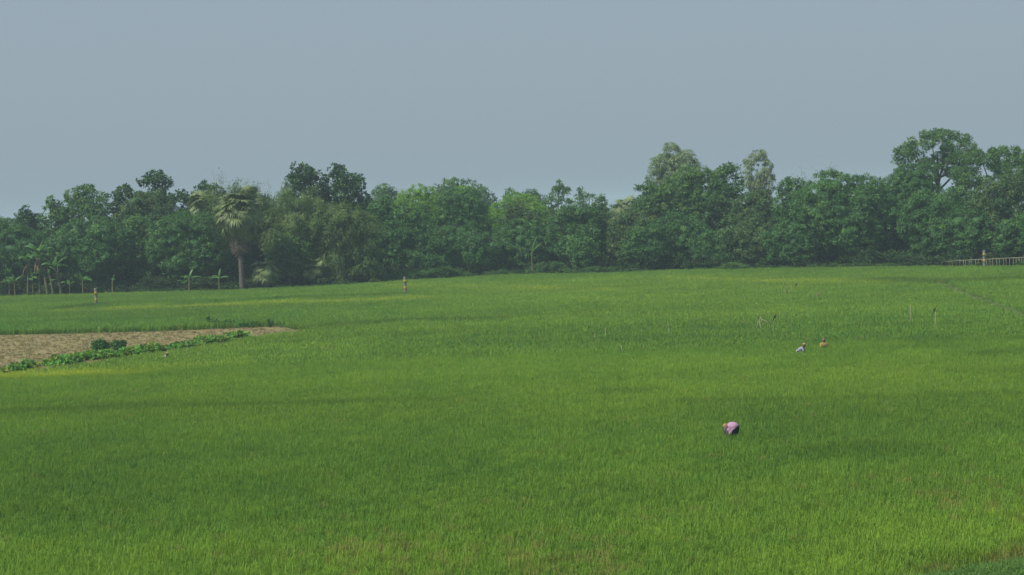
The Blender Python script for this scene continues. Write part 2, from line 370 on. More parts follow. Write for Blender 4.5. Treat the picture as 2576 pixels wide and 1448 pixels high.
# plots: split the far crop at the path and behind the bare strip
rx = np.interp(PF[:, 1], [p.y for p in PATHL[::-1]], [p.x for p in PATHL[::-1]], left=1e6, right=1e6)
kr = (PF[:, 0] > rx)
kb = (PF[:, 1] > 158) & (PF[:, 0] < gp(760, 828).x + (PF[:, 1] - 160) * .25)
rice('rice_crop', 'knee high green rice filling the near half of the field', PN, near_t, 31)
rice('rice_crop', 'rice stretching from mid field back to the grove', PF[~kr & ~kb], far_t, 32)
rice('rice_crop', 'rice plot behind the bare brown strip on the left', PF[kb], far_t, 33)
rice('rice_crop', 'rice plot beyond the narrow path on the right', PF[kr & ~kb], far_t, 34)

# path bund on the right
def ribbon(name, line, hw, hz, m, lab):
    V = []; Fc = []; rg = random.Random(4)
    pts = []
    for a, b in zip(line[:-1], line[1:]):
        k = max(2, int((b - a).length / 1.5))
        pts += [a.lerp(b, i / k) for i in range(k)]
    pts.append(line[-1])
    for i, p in enumerate(pts):
        t = (pts[min(i + 1, len(pts) - 1)] - pts[max(0, i - 1)]).normalized(); s_ = Vector((t.y, -t.x, 0))
        for u, z in ((-1.3, .0), (-1, .7), (-.4, 1), (.4, .97), (1, .65), (1.3, 0)):
            q = p + s_ * hw * u * rg.uniform(.9, 1.1); V.append((q.x, q.y, hz * z * rg.uniform(.8, 1.15) + (.002 if z == 0 else 0)))
    for i in range(len(pts) - 1):
        for k in range(5): q = i * 6 + k; Fc.append((q, q + 1, q + 7, q + 6))
    o = ob(name, mesh(name, V, Fc, m, True)); o['kind'] = 'structure'; o['label'] = lab; return o
ribbon('path', PATHL, .40, .30, M['path'], 'narrow trodden earth bund between two rice plots')

# ------------------------------------------------------------------ weed / stubble / undergrowth scatters
def dome(seed, n, r, L, W, m, flat=.8, droop=.5, vm=.5):
    """a leafy clump: leaves on a dome pointing outward and drooping"""
    rg = np.random.RandomState(seed)
    u = rg.randn(n, 3); u[:, 2] = np.abs(u[:, 2]) * .9; u /= np.linalg.norm(u, axis=1)[:, None]
    P = u * r * (.55 + .45 * rg.rand(n))[:, None] * np.array([1, 1, flat])
    V, Fq, v = leaves(rg, P, u, L, W, droop, .35, vm)
    return mesh('leafy_clump', V, Fq, m, False, v)
def leaves(rg, P, out_, L, W, droop, jit, vm=.5, vs=.2, vbase=None):
    n = len(P)
    D = out_ + rg.randn(n, 3) * jit; D[:, 2] -= droop; D /= np.linalg.norm(D, axis=1)[:, None]
    N = out_ + rg.randn(n, 3) * .32; N[:, 2] += .35
    Sd = np.cross(D, N); Sd /= np.linalg.norm(Sd, axis=1)[:, None] + 1e-9; N = np.cross(Sd, D)
    l = (L * (.65 + .7 * rg.rand(n)))[:, None]; w_ = (W * (.7 + .6 * rg.rand(n)))[:, None]
    q0 = P - D * l * .3; q2 = P + D * l * .7 - N * l * .12; mid = P + D * l * .12
    q1 = mid + Sd * w_ * .5 - N * w_ * .12; q3 = mid - Sd * w_ * .5 - N * w_ * .12
    V = np.stack([q0, q1, q2, q3], 1).reshape(-1, 3)
    vv = (vm if vbase is None else vbase) + rg.randn(n) * vs
    return V, np.arange(4 * n).reshape(n, 4), np.repeat(np.clip(vv, 0, 1), 4)
def ctint(n, rg, c, s=.15): return np.clip(np.array(c)[None] * (1 + rg.randn(n) * s)[:, None] * (1 + rg.randn(n, 3) * s * .4), .005, .8)

rg = np.random.RandomState(8)
wd = [dome(200 + i, 70, .5, .26, .11, M['leaf_t'], .8, .3) for i in range(4)]
# undergrowth under and in front of the trees
def edge_strip(name, lab, n, x0, x1, o0, o1, h0, h1, col, seed, wfun=None, clump=1.0):
    rg = np.random.RandomState(seed); X = at(x0, 690, 245).x + rg.rand(n) * (at(x1, 690, 245).x - at(x0, 690, 245).x)
    o = o0 + (o1 - o0) * rg.rand(n); Y = edge(X) + o; nz = grid_noise(X, Y, 5, seed)
    k = nz > .30; X, Y, nz = X[k], Y[k], nz[k]; n = len(X)
    hh = h0 + (h1 - h0) * np.clip((nz - .3) / .4, 0, 1); z = rg.rand(n) ** .8 * hh
    s = clump * (.7 + .7 * rg.rand(n))
    sc = np.stack([s, s, s * (.8 + .4 * rg.rand(n))], 1); rot = np.stack([rg.randn(n) * .3, rg.randn(n) * .3, rg.rand(n) * 6.3], 1)
    return scatter(name, wd, np.c_[X, Y, z - .1], sc, rot, ctint(n, rg, col, .18), lab)
edge_strip('undergrowth', 'dark low undergrowth beneath the trees of the grove', 5200, -330, 2950, 3, 12, .5, 2.6, (.045, .095, .032), 51, clump=1.3)
edge_strip('undergrowth', 'tall dark thicket deep inside the grove', 4200, -330, 2950, 13, 26, 1.5, 6.0, (.03, .065, .024), 55, clump=2.2)
edge_strip('weeds', 'pale green creepers and weeds along the middle of the grove edge', 3800, 930, 1560, .2, 4.5, .3, 1.9, (.085, .185, .055), 52, clump=.75)
edge_strip('weeds', 'low weeds along the foot of the banana plants and palms', 1100, -330, 930, .1, 2.5, .15, .8, (.05, .12, .035), 53, clump=.6)
edge_strip('weeds', 'low weeds along the foot of the mango trees on the right', 1300, 1560, 2300, .0, 3, .1, .7, (.07, .15, .045), 54, clump=.7)
# berm of weeds round the fence and third post
n = 1500; X = rg.rand(n) * 30 + at(2300, 680, 228).x; Y = edge(X) + 1.5 + rg.rand(n) * 6
s = .3 + .35 * rg.rand(n)
scatter('weeds', wd, np.c_[X, Y, rg.rand(n) * .12], np.stack([s, s, s * .7], 1), np.c_[rg.randn(n, 2) * .2, rg.rand(n) * 6.3], ctint(n, rg, (.12, .24, .06), .2), 'rough weedy ground around the bamboo rail fence')
# light mound of creeper in front of the dark mangoes
def mound(x0, x1, ytop, D, n, col, lab, seed, clump=.6, name='creeper'):
    rg = np.random.RandomState(seed); a = at(x0, 680, D).x; b = at(x1, 680, D).x; H = at((x0 + x1) / 2, ytop, D).z
    X = a + (b - a) * rg.rand(n); t = (X - a) / (b - a) * 2 - 1; hh = H * np.clip(1 - t ** 2, 0, 1) * (.7 + .5 * grid_noise(X, X * 0, 1.5, seed))
    Y = D + rg.randn(n) * .7; s = clump * (.6 + .7 * rg.rand(n))
    return scatter(name, wd, np.c_[X, Y, np.maximum(0, hh * rg.rand(n) ** .5 - .25 * clump)], np.stack([s, s, s], 1), np.c_[rg.randn(n, 2) * .3, rg.rand(n) * 6.3], ctint(n, rg, col, .16), lab)
mound(1790, 1905, 661, 246, 420, (.10, .22, .05), 'bright green creeper mound before the dark mangoes right of centre', 61)
mound(2165, 2285, 663, 236, 230, (.10, .22, .05), 'low pale creeper mound left of the bamboo fence', 62, .45)
mound(2425, 2462, 668, 231.5, 90, (.10, .22, .05), 'small light bush behind the start of the bamboo fence', 63, .45)
mound(1905, 2170, 672, 241.5, 260, (.07, .15, .04), 'thin line of creepers under the large round mango', 64, .35)
# gourd / bean vines along the bare strip
gd = [dome(220 + i, 26, .45, .34, .30, M['leaf_t'], .9, .15) for i in range(4)]
def vines(line, hw, h, n, lab, seed, cl=.75, col=(.15, .34, .06)):
    rg = np.random.RandomState(seed); L = [gp(p[0], p[1], .35) for p in line]; seg = [(b - a).length for a, b in zip(L[:-1], L[1:])]
    cs = np.concatenate([[0], np.cumsum(seg)]); u = rg.rand(n) * cs[-1]
    x = np.interp(u, cs, [p.x for p in L]); y = np.interp(u, cs, [p.y for p in L])
    y = y + rg.uniform(-1, 1, n) * hw; x = x + rg.randn(n) * .2
    nz = grid_noise(x, y, 1.6, seed); z = np.clip(nz - .25, 0, 1) * h * 1.6 * rg.rand(n); k = nz > .38
    s = cl * (.6 + .7 * rg.rand(n)); T = ctint(n, rg, col, .22); ye = rg.rand(n) < .12; T[ye] = T[ye] * .4 + np.array([.22, .19, .04])
    return scatter('vine', gd, np.c_[x, y, z][k], np.stack([s, s, s], 1)[k], np.c_[rg.randn(n, 2) * .3, rg.rand(n) * 6.3][k], T[k], lab)
vines([(-260, 958), (0, 928), (110, 912), (230, 892)], 1.9, .7, 1000, 'broad leaved vines before the bare strip at far left', 71, .7)
vines([(300, 888), (380, 876), (448, 866)], 1.0, .6, 200, 'broad leaved vines right of the two round shrubs', 72, .65)
vines([(472, 864), (540, 852), (622, 840)], 1.6, .65, 400, 'leafy vine patch at the right end of the bare strip', 73, .68, (.17, .34, .07))
vines([(215, 893), (300, 886)], 1.3, .6, 330, 'low vines at the foot of the two round shrubs', 74, .7)
# stubble and clods on the bare strip
n = 9000; bx = [p.x for p in BARE]; by = [p.y for p in BARE]
X = min(bx) + rg.rand(n) * (max(bx) - min(bx)); Y = min(by) + rg.rand(n) * (max(by) - min(by)); k = inpoly(X, Y, BARE); X, Y = X[k], Y[k]; n = len(X)
st = [rice_tuft(300 + i, 14, .14, .10, .012, M['rice'], 1.4) for i in range(3)]
scatter('straw_stubble', st, np.c_[X, Y, X * 0], np.stack([.6 + .8 * rg.rand(n)] * 3, 1), np.c_[rg.randn(n, 2) * .3, rg.rand(n) * 6.3], ctint(n, rg, (.30, .27, .12), .2), 'short pale stubble on the bare brown strip')
# dry corner grass bottom right
n = 5200; X = CORNER[0].x + rg.rand(n) * 12; Y = np.interp(X, [p.x for p in CORNER], [p.y for p in CORNER]) - .5 - rg.rand(n) ** 1.3 * 4.5
cg = [rice_tuft(330 + i, 60, .26, .3, .009, M['rice'], 1.0) for i in range(4)]
s = .7 + .6 * rg.rand(n)
scatter('grass', cg, np.c_[X, Y, X * 0], np.stack([s, s, s], 1), np.c_[rg.randn(n, 2) * .1, rg.rand(n) * 6.3], ctint(n, rg, (.125, .265, .055), .14), 'short dense grass verge in the bottom right corner')
# tall weeds fringe on the path
n = 1500; u = rg.rand(n) * (len(PATHL) - 1); i0 = u.astype(int); f = u - i0; px = np.array([p.x for p in PATHL]); py = np.array([p.y for p in PATHL])
X = px[i0] * (1 - f) + px[i0 + 1] * f + rg.randn(n) * .35; Y = py[i0] * (1 - f) + py[i0 + 1] * f
scatter('grass', cg, np.c_[X, Y, X * 0 + .15], np.stack([.5 + .3 * rg.rand(n)] * 3, 1), np.c_[rg.randn(n, 2) * .2, rg.rand(n) * 6.3], ctint(n, rg, (.19, .29, .09), .25), 'sparse dry grass on the narrow path')

# ------------------------------------------------------------------ trees
ICO = None
def ico():
    global ICO
    if ICO is None:
        bm = bmesh.new(); bmesh.ops.create_icosphere(bm, subdivisions=2, radius=1); bm.verts.ensure_lookup_table()
        ICO = (np.array([v.co[:] for v in bm.verts]), np.array([[v.index for v in f.verts] for f in bm.faces])); bm.free()
    return ICO
KIND = {  # lobes, lobe radius, dome radius, leaves per dome, leaf L, W, droop, gap, depth ratio, flat, young share, matname, trunk
    'mango': dict(nl=28, lr=(.20, .38), dr=.72, nd=62, L=.29, W=.12, droop=.45, core=.58, keep=.97, flat=.85, vm=.5, young=.03, mat='mango', bark='bark'),
    'brown': dict(nl=28, lr=(.20, .36), dr=.72, nd=62, L=.29, W=.12, droop=.45, core=.58, keep=.97, flat=.85, vm=.5, young=.10, mat='brown', bark='bark'),
    'jack': dict(nl=26, lr=(.17, .30), dr=.50, nd=20, L=.34, W=.20, droop=.1, core=.5, keep=.95, flat=1.0, vm=.5, young=.035, mat='jack', bark='bark'),
    'mid': dict(nl=24, lr=(.20, .34), dr=.62, nd=24, L=.36, W=.17, droop=.3, core=.5, keep=.95, flat=.7, vm=.5, young=.04, mat='mid', bark='bark'),
    'light': dict(nl=24, lr=(.22, .34), dr=.55, nd=34, L=.26, W=.12, droop=.1, core=.45, keep=.95, flat=.7, vm=.55, young=.10, mat='light', bark='bark'),
    'feather': dict(nl=22, lr=(.16, .26), dr=.50, nd=26, L=.30, W=.12, droop=-.25, core=0, keep=.9, flat=.8, vm=.45, young=.06, mat='mid', bark='bark'),
    'gum': dict(nl=34, lr=(.17, .28), dr=.50, nd=26, L=.38, W=.085, droop=1.3, core=0, keep=.95, flat=1.15, vm=.5, young=.06, mat='pale', bark='palebark'),
    'rain': dict(z0=-.45, pw=2.3, nl=38, lr=(.12, .20), dr=.60, nd=26, L=.34, W=.15, droop=.1, core=0, keep=.92, flat=.45, vm=.45, young=.03, mat='mid', bark='bark'),
}
def tree(name, kind, xc, hw, ytop, off, zb, label, cat='tree', group=None, yref=600, D=None, seed=None, depth=.8, sub=None, dens=1.0, leafs=1.0, top=.9):
    K = dict(KIND[kind]);
    if sub: K.update(sub)
    sd0 = seed if seed is not None else int(xc * 7 + ytop); rg = np.random.RandomState(sd0 % 99991); pr = random.Random(sd0)
    D0 = D if D else edge(at(xc, yref, 245).x) + off + hw / F * 250 * depth * .8 + (5.5 if xc > 2260 else 0)
    bx_ = at(xc, (ytop + 700) / 2, D0).x; H = at(xc, ytop, D0).z; a = hw / F * D0
    zb_ = zb * H if zb <= 1 else zb
    root = empty(name, (bx_, D0, 0), label, cat, group)
    c = (H - zb_) / 2; zc = (H + zb_) / 2; ax = np.array([a, a * depth, c])
    # lobes
    C = []; r_ = []
    nl = K['nl']
    for i in range(nl):
        zt = K.get('z0', -1) + (1 - K.get('z0', -1)) * (i + .5) / nl; ph = i * 2.39996 + rg.rand() * .6
        lr = rg.uniform(*K['lr']) * min(a, c * 1.3); q = math.sqrt(max(0, 1 - zt * zt)); u = np.array([q * math.cos(ph), q * math.sin(ph), zt])
        u = u / (np.abs(u) ** K.get('pw', 2.8)).sum() ** (1 / K.get('pw', 2.8)); u[2] += .06 * rg.randn()
        p = u * np.maximum(ax - lr * np.array([1, 1, K['flat']]), .15) * (rg.uniform(.80, 1.04) if i % 4 else rg.uniform(.45, .8))
        C.append(p); r_.append(lr)
    lr = np.mean(K['lr']) * min(a, c * 1.3)
    C.append(np.array([rg.randn() * a * .1, 0, c - lr * K['flat']])); r_.append(lr)
    C.append(np.array([-(a - lr) * .95, 0, c * rg.uniform(-.2, .25)])); r_.append(lr)
    C.append(np.array([(a - lr) * .95, 0, c * rg.uniform(-.2, .25)])); r_.append(lr)
    if K['core']: C.append(np.array([0, 0, -c * .1])); r_.append(min(a, c) * .62)
    C = np.array(C) + np.array([0, 0, zc]); r_ = np.array(r_)
    # domes on lobe surfaces
    DP = []; DU = []
    for i in range(len(C)):
        nd = int(4 * math.pi * r_[i] ** 2 / (K['dr'] ** 2 * 1.75) * dens) + 4
        u = rg.randn(nd, 3); u /= np.linalg.norm(u, axis=1)[:, None]
        p = C[i] + u * r_[i] * np.array([1, 1, K['flat']]) * (.9 + .2 * rg.rand(nd))[:, None]
        k = rg.rand(nd) < K['keep']
        for j in range(len(C)):
            if j != i: k &= np.linalg.norm((p - C[j]) / np.array([1, 1, K['flat']]), axis=1) > r_[j] * .88
        k &= (p[:, 2] > .35) & (rg.rand(nd) < np.where(p[:, 1] > a * depth * .25, .45, 1.0))
        k &= p[:, 2] < H * 1.02
        DP.append(p[k]); DU.append(u[k])
    DP = np.concatenate(DP); DU = np.concatenate(DU); nD = len(DP)
    nd = max(6, int(K['nd'] * leafs)); idx = np.repeat(np.arange(nD), nd)
    cu = DU[idx] * .7 + rg.randn(nD * nd, 3) * .75; cu[:, 2] += .25; cu /= np.linalg.norm(cu, axis=1)[:, None]
    dsz = (K['dr'] * (.7 + .6 * rg.rand(nD)))[idx][:, None]
    P = DP[idx] + cu * dsz * (.35 + .65 * rg.rand(nD * nd))[:, None] * np.array([1, 1, .75])
    young = (rg.rand(nD) < K['young'] * 2 * (DP[:, 2] / H)) * .35
    vb = (K['vm'] + rg.randn(nD) * .10 + young)[idx]
    V, Fq, v = leaves(rg, P, cu, K['L'], K['W'], K['droop'], .4, vbase=vb, vs=.12)
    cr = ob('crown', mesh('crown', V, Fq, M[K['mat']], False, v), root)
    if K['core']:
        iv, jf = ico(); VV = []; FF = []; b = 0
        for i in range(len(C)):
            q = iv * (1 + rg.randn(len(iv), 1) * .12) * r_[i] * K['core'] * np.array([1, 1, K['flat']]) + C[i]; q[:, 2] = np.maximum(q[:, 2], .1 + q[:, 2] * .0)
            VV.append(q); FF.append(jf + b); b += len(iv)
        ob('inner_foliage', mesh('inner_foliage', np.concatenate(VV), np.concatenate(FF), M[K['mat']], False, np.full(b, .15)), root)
    # trunk with limbs
    mb = MB(); tr = .018 * H + .08; fz = max(zb_ * .8, H * .22)
    fork = Vector((pr.uniform(-.3, .3), pr.uniform(-.2, .2), fz))
    mb.tube([(0, 0, -.1), (0.02, 0, .25), tuple(fork * .5), tuple(fork), (fork.x * .7, fork.y * .7, (fz + zc) / 2), (0, 0, zc + c * .1)], [tr * 1.5, tr * 1.1, tr, tr * .9, tr * .6, tr * .25], 8)
    for i in pr.sample(range(len(C)), min(len(C), 12)):
        e = Vector(C[i]); s0 = fork.lerp(Vector((0, 0, zc)), pr.random() * .5); mm = s0.lerp(e, .5) + Vector((pr.uniform(-.3, .3), 0, -.12 * (e - s0).length))
        mb.tube([s0, mm, e], [tr * .42, tr * .3, tr * .12], 5)
    ob('trunk', mb.me('trunk', M[K['bark']], True), root)
    return root
G_F, G_B = 'trees in front of the grove', 'trees behind the grove'
TREES = [
 # ---- left group
 ('mango_tree', 'mango', 28, 92, 556, 5, .18, 'dark mango tree behind the tallest banana plants at far left'),
 ('mango_tree', 'mango', -120, 100, 560, 6, .15, 'mango tree cut by the left edge of the photo'),
 ('dark_tree', 'jack', 70, 46, 524, 14, .35, 'small dark bumpy tree at the left end of the skyline'),
 ('dark_tree', 'mid', 138, 34, 499, 13, .35, 'narrow tree with yellowing tip sprigs left of the light topped tree'),
 ('broadleaf_tree', 'mid', 222, 72, 474, 14, .30, 'light topped tree rising left of the tall dark lumpy tree'),
 ('jackfruit_tree', 'jack', 392, 54, 430, 22, .45, 'tall dark lumpy tree, highest of the left skyline'),
 ('jackfruit_tree', 'jack', 316, 42, 468, 20, .45, 'dark lumpy tree on the shoulder left of the tallest dark one'),
 ('mango_tree', 'brown', 378, 92, 487, 14, .25, 'dull green mango below the tall dark lumpy tree'),
 ('mango_tree', 'mango', 238, 108, 551, 3.5, .22, 'large round mango behind the left yellow banded post'),
 ('broadleaf_tree', 'mid', 352, 56, 546, 8, .2, 'tree with pale leaf tips between two round mangoes'),
 ('mango_tree', 'mango', 476, 104, 538, 4.5, .14, 'wide round mango left of the big fan palm'),
 ('jackfruit_tree', 'jack', 470, 36, 482, 18, .4, 'dark tree with bright tips left of the pale palm'),
 ('jackfruit_tree', 'jack', 527, 48, 459, 22, .45, 'dark tree behind the pale fan palm'),
 ('jackfruit_tree', 'jack', 640, 44, 478, 20, .4, 'dark tree behind the crown of the big palm'),
 # ---- bamboo zone backs
 ('jackfruit_tree', 'jack', 765, 56, 416, 20, .42, 'left of two tall dark trees above the bamboo'),
 ('jackfruit_tree', 'jack', 862, 68, 421, 20, .42, 'right of two tall dark trees above the bamboo'),
 ('broadleaf_tree', 'mid', 726, 54, 588, 4, .2, 'low green tree right of the big palm under the bamboo'),
 # ---- centre
 ('far_tree', 'mid', 972, 50, 466, 110, .3, 'hazy distant tree just right of the tall dark pair'),
 ('feathery_tree', 'light', 1050, 64, 469, 14, .4, 'bright yellow green feathery tree left of centre'),
 ('dark_tree', 'mango', 965, 42, 500, 10, .3, 'dark tree between the bamboo and the feathery tree'),
 ('rain_tree', 'mid', 1148, 86, 453, 120, .35, 'broad hazy distant tree dome left of centre', dict(sub=dict(nd=14, dr=.9, L=.6, W=.3))),
 ('far_tree', 'mid', 1212, 40, 476, 130, .35, 'hazy distant shoulder right of the broad distant dome', dict(sub=dict(nd=14, dr=.9, L=.6, W=.3))),
 ('mango_tree', 'mango', 1160, 70, 482, 9, .2, 'tall dark mango below the broad distant dome'),
 ('feathery_tree', 'light', 1176, 24, 473, 16, .5, 'small light topped tree over the tall dark mango'),
 ('mango_tree', 'mango', 1024, 74, 520, 6, .14, 'dense mango below the bright feathery tree'),
 ('feathery_tree', 'light', 1308, 86, 488, 14, .35, 'wide yellow green feathery tree right of centre'),
 ('far_tree', 'mid', 1282, 18, 482, 130, .4, 'small hazy distant tree over the wide feathery tree', dict(sub=dict(nd=14, dr=.9, L=.6, W=.3))),
 ('far_tree', 'mid', 1340, 36, 479, 130, .35, 'hazy distant tree between the feathery tree and the spiky trees', dict(sub=dict(nd=14, dr=.9, L=.6, W=.3))),
 ('mango_tree', 'brown', 1308, 50, 512, 8, .2, 'dull dark tree in front of the wide feathery tree'),
 ('spiky_tree', 'feather', 1407, 36, 460, 10, .35, 'tallest spiky topped tree right of centre'),
 ('spiky_tree', 'feather', 1466, 36, 476, 10, .35, 'second spiky topped tree, just right of the tallest'),
 ('spiky_tree', 'feather', 1514, 20, 494, 11, .5, 'thin spiky tree at the left side of the sky gap'),
 ('mango_tree', 'mango', 1170, 92, 572, 4, .08, 'low spreading mango right of the centre banana plant'),
 ('mango_tree', 'mango', 1318, 82, 556, 4.5, .08, 'low spreading mango behind the leaning banana plant'),
 ('mango_tree', 'mango', 1452, 74, 520, 7, .12, 'mango below the spiky topped trees'),
 ('young_tree', 'mango', 1466, 36, 594, 1.5, .26, 'lone small round tree in front of the spiky trees', dict(sub=dict(vm=.65))),
 ('mango_tree', 'mango', 1076, 56, 585, 3.5, .08, 'low mango behind the centre banana plant'),
 # ---- right of the gap
 ('far_tree', 'mid', 1556, 34, 516, 170, .3, 'hazy distant tree filling the low sky gap', dict(sub=dict(nd=14, dr=.9, L=.6, W=.3))),
 ('far_tree', 'mid', 1500, 34, 520, 190, .3, 'hazy distant tree behind the thin spiky tree', dict(sub=dict(nd=14, dr=.9, L=.6, W=.3))),
 ('mango_tree', 'brown', 1592, 60, 528, 5, .12, 'mango with orange tips right of the low sky gap', dict(sub=dict(young=.2))),
 ('broadleaf_tree', 'mid', 1640, 56, 462, 14, .3, 'left shoulder of the layered green trees under the pale gum'),
 ('broadleaf_tree', 'mid', 1748, 110, 425, 13, .25, 'big layered green tree in front of the large pale gum'),
 ('broadleaf_tree', 'mid', 1826, 46, 413, 15, .4, 'tall layered tree between the two pale gums'),
 ('gum_tree', 'gum', 1702, 70, 368, 26, .45, 'large pale gum tree with airy crown', dict(dens=2.0)),
 ('gum_tree', 'gum', 1910, 40, 379, 24, .45, 'slender pale gum tree with visible trunk', dict(dens=1.3)),
 ('mango_tree', 'mango', 1712, 80, 541, 4, .10, 'round front mango right of the orange tipped one'),
 ('mango_tree', 'mango', 1630, 62, 560, 3, .12, 'low front mango with gap beneath, right of the sky gap'),
 ('mango_tree', 'brown', 1905, 62, 484, 11, .25, 'brownish tree below the slender pale gum'),
 ('mango_tree', 'brown', 1895, 78, 550, 4, .08, 'brownish front mango behind the bright creeper mound'),
 ('mango_tree', 'mango', 1800, 56, 585, 3.5, .08, 'low dark mango left of the bright creeper mound'),
 ('dark_tree', 'mango', 2000, 52, 453, 9, .25, 'dark tree left of the largest round mango'),
 ('mango_tree', 'mango', 2128, 135, 436, 6, .07, 'largest round mango, filling the right centre', dict(sub=dict(nl=30, lr=(.22, .36), vm=.58))),
 ('mango_tree', 'mango', 1990, 66, 560, 3, .06, 'low mango left of the largest round mango'),
 ('mango_tree', 'mango', 2290, 84, 420, 12, .25, 'tall mango between the largest mango and the umbrella tree'),
 ('umbrella_tree', 'rain', 2362, 104, 329, 30, .64, 'highest tree with wide umbrella crown and sky holes', dict(dens=1.15, sub=dict(nl=52, z0=-.9, pw=2.4))),
 ('umbrella_tree', 'rain', 2520, 120, 373, 26, .45, 'light green umbrella tree at the right edge', dict(dens=1.3, sub=dict(nl=44))),
 ('mango_tree', 'mango', 2338, 72, 484, 5, .08, 'front mango left of the bamboo fence'),
 ('mango_tree', 'brown', 2520, 86, 446, 10, .2, 'yellow flecked dull tree under the right umbrella tree'),
 ('mango_tree', 'mango', 2440, 86, 528, 5, .10, 'low front mango behind the right banded post'),
 ('mango_tree', 'mango', 2590, 96, 545, 6, .10, 'low front mango at the right edge behind the fence'),
 ('mango_tree', 'mango', 2740, 130, 470, 8, .10, 'mango beyond the right edge of the photo'),
 ('mango_tree', 'mango', 2420, 70, 470, 14, .3, 'dark tree in the row under the umbrella crown'),
 ('mango_tree', 'mango', 680, 70, 520, 24, .1, 'dark tree filling the back between palms and bamboo'),
 ('mango_tree', 'mango', 800, 80, 510, 22, .1, 'dark tree deep behind the large bamboo clump'),
 ('mango_tree', 'mango', 905, 70, 500, 20, .1, 'dark tree deep behind the narrow drooping bamboo'),
 ('mango_tree', 'mango', 560, 70, 540, 22, .1, 'dark tree deep behind the trunk of the big palm'),
 ('mango_tree', 'mango', 2270, 80, 500, 16, .1, 'dark tree deep between the two tall right mangoes'),
 ('mango_tree', 'mango', 1560, 70, 560, 16, .1, 'dark low tree below the sky gap'),
 ('far_tree', 'mid', -10, 40, 548, 190, .3, 'hazy distant tree at the left edge', dict(sub=dict(nd=14, dr=.9, L=.6, W=.3))),
]
for t in TREES:
    kw = t[7 + 1] if len(t) > 8 else {}
    tree(*t[:8], cat='tree', **kw)

# ------------------------------------------------------------------ bamboo
def bamboo(xc, hw, ytop, off, label, seed, nc=12, nleaf=9000, spread=1.0, low=.12):
    rg = np.random.RandomState(seed); D0 = edge(at(xc, 600, 245).x) + off; b = at(xc, 600, D0); H = at(xc, ytop, D0).z; a = hw / F * D0
    root = empty('bamboo_clump', (b.x, D0, 0), label, 'bamboo', 'bamboo clumps in the grove')
    PP = []; UU = []
    for i in range(nc):
        ph = i * 2.4 + rg.rand(); r0 = .5 * rg.rand(); rr = a * (.25 + .75 * math.sqrt((i + .5) / nc)) * spread; Hc = H * (1.0 - .28 * (rr / a) ** 2) * rg.uniform(.86, 1.03)
        pts = []
        for k in range(9):
            t = k / 8; q = t ** 2.2
            z = Hc * (1.12 * t - .12 * t ** 6) if t < .9 else Hc * (1.0 - (t - .9) * .25)
            pts.append((math.cos(ph) * (r0 + rr * q), math.sin(ph) * (r0 + rr * q * .8), min(z, Hc)))
        mb = MB().tube(pts, [.055, .055, .05, .045, .04, .03, .022, .014, .006], 5, cap=False); ob('culm', mb.me('culm', M['culm'], True), root)
        n = nleaf // nc; t = rg.rand(n) * (1 - low) + low; A = np.array(pts); k = np.arange(9) / 8
        P = np.stack([np.interp(t, k, A[:, j]) for j in range(3)], 1)
        nb = 40; bt = rg.randint(0, nb, n); tc = rg.rand(nb) * (1 - low) + low; t = np.clip(tc[bt] + rg.randn(n) * .012, low, 1)
        P = np.stack([np.interp(t, k, A[:, j]) for j in range(3)], 1); bo = rg.randn(nb, 3) * np.array([1.0, 1.0, .45]); P = P + bo[bt] * (1.15 - .6 * t)[:, None] + rg.randn(n, 3) * .27
        P[:, 2] = np.clip(P[:, 2], .4, None)
        u = P - np.array([0, 0, H * .5]); u[:, 2] *= .3; u /= np.linalg.norm(u, axis=1)[:, None] + 1e-6
        PP.append(P); UU.append(u)
    P = np.concatenate(PP); u = np.concatenate(UU)
    vb = .35 + .5 * grid_noise(P[:, 0] + 50, P[:, 2], 1.2, seed)
    V, Fq, v = leaves(rg, P, u, .40, .10, .75, .6, vbase=vb, vs=.15)
    ob('foliage', mesh('foliage', V, Fq, M['bamboo'], False, v), root)
bamboo(762, 92, 446, 8, 'large olive bamboo clump right of the big fan palm', 301, 16, 34000)
bamboo(850, 62, 480, 6, 'drooping bamboo clump left of the centre mangoes', 302, 13, 24000)
bamboo(912, 44, 520, 4, 'narrow drooping bamboo beside the first centre mango', 303, 9, 17000)
bamboo(572, 52, 452, 15, 'bamboo clump between the pale palm and the big palm', 304, 11, 14000, low=.4)
bamboo(690, 44, 452, 15, 'bamboo behind the right side of the big palm', 305, 9, 11000, low=.4)
def wisps(xc, ytop, D, label, seed, n=4, ybase=470):
    rg = np.random.RandomState(seed); b = at(xc, 560, D)
    root = empty('bamboo_tips', (b.x, D, 0), label, 'bamboo', 'bare bamboo tips above the skyline')
    PP = []
    for i in range(n):
        H = at(xc, ytop, D).z * rg.uniform(.93, 1.0); dx = rg.uniform(-2.2, 2.2)
        pts = [(dx * .3 * 0, 0, 0), (dx * .25, 0, H * .5), (dx * .6, 0, H * .85), (dx, 0, H * .97), (dx * 1.25, .1, H)]
        ob('culm', MB().tube(pts, [.045, .035, .022, .012, .006], 5, cap=False).me('culm', M['culm'], True), root)
        m = 70; t = rg.uniform(.6, 1, m); A = np.array(pts); k = np.array([0, .5, .85, .97, 1.0]); PP.append(np.stack([np.interp(t, k, A[:, j]) for j in range(3)], 1) + rg.randn(m, 3) * np.array([.35, .3, .25]))
    P = np.concatenate(PP); u = rg.randn(len(P), 3); u /= np.linalg.norm(u, axis=1)[:, None]
    V, Fq, v = leaves(rg, P, u, .32, .07, .5, .5, vm=.6); ob('foliage', mesh('foliage', V, Fq, M['bamboo'], False, v), root)
wisps(553, 419, 262, 'thin bamboo tips above the pale palm', 401, 5)
wisps(598, 440, 262, 'sparse bamboo tips above the big palm crown', 402, 4)
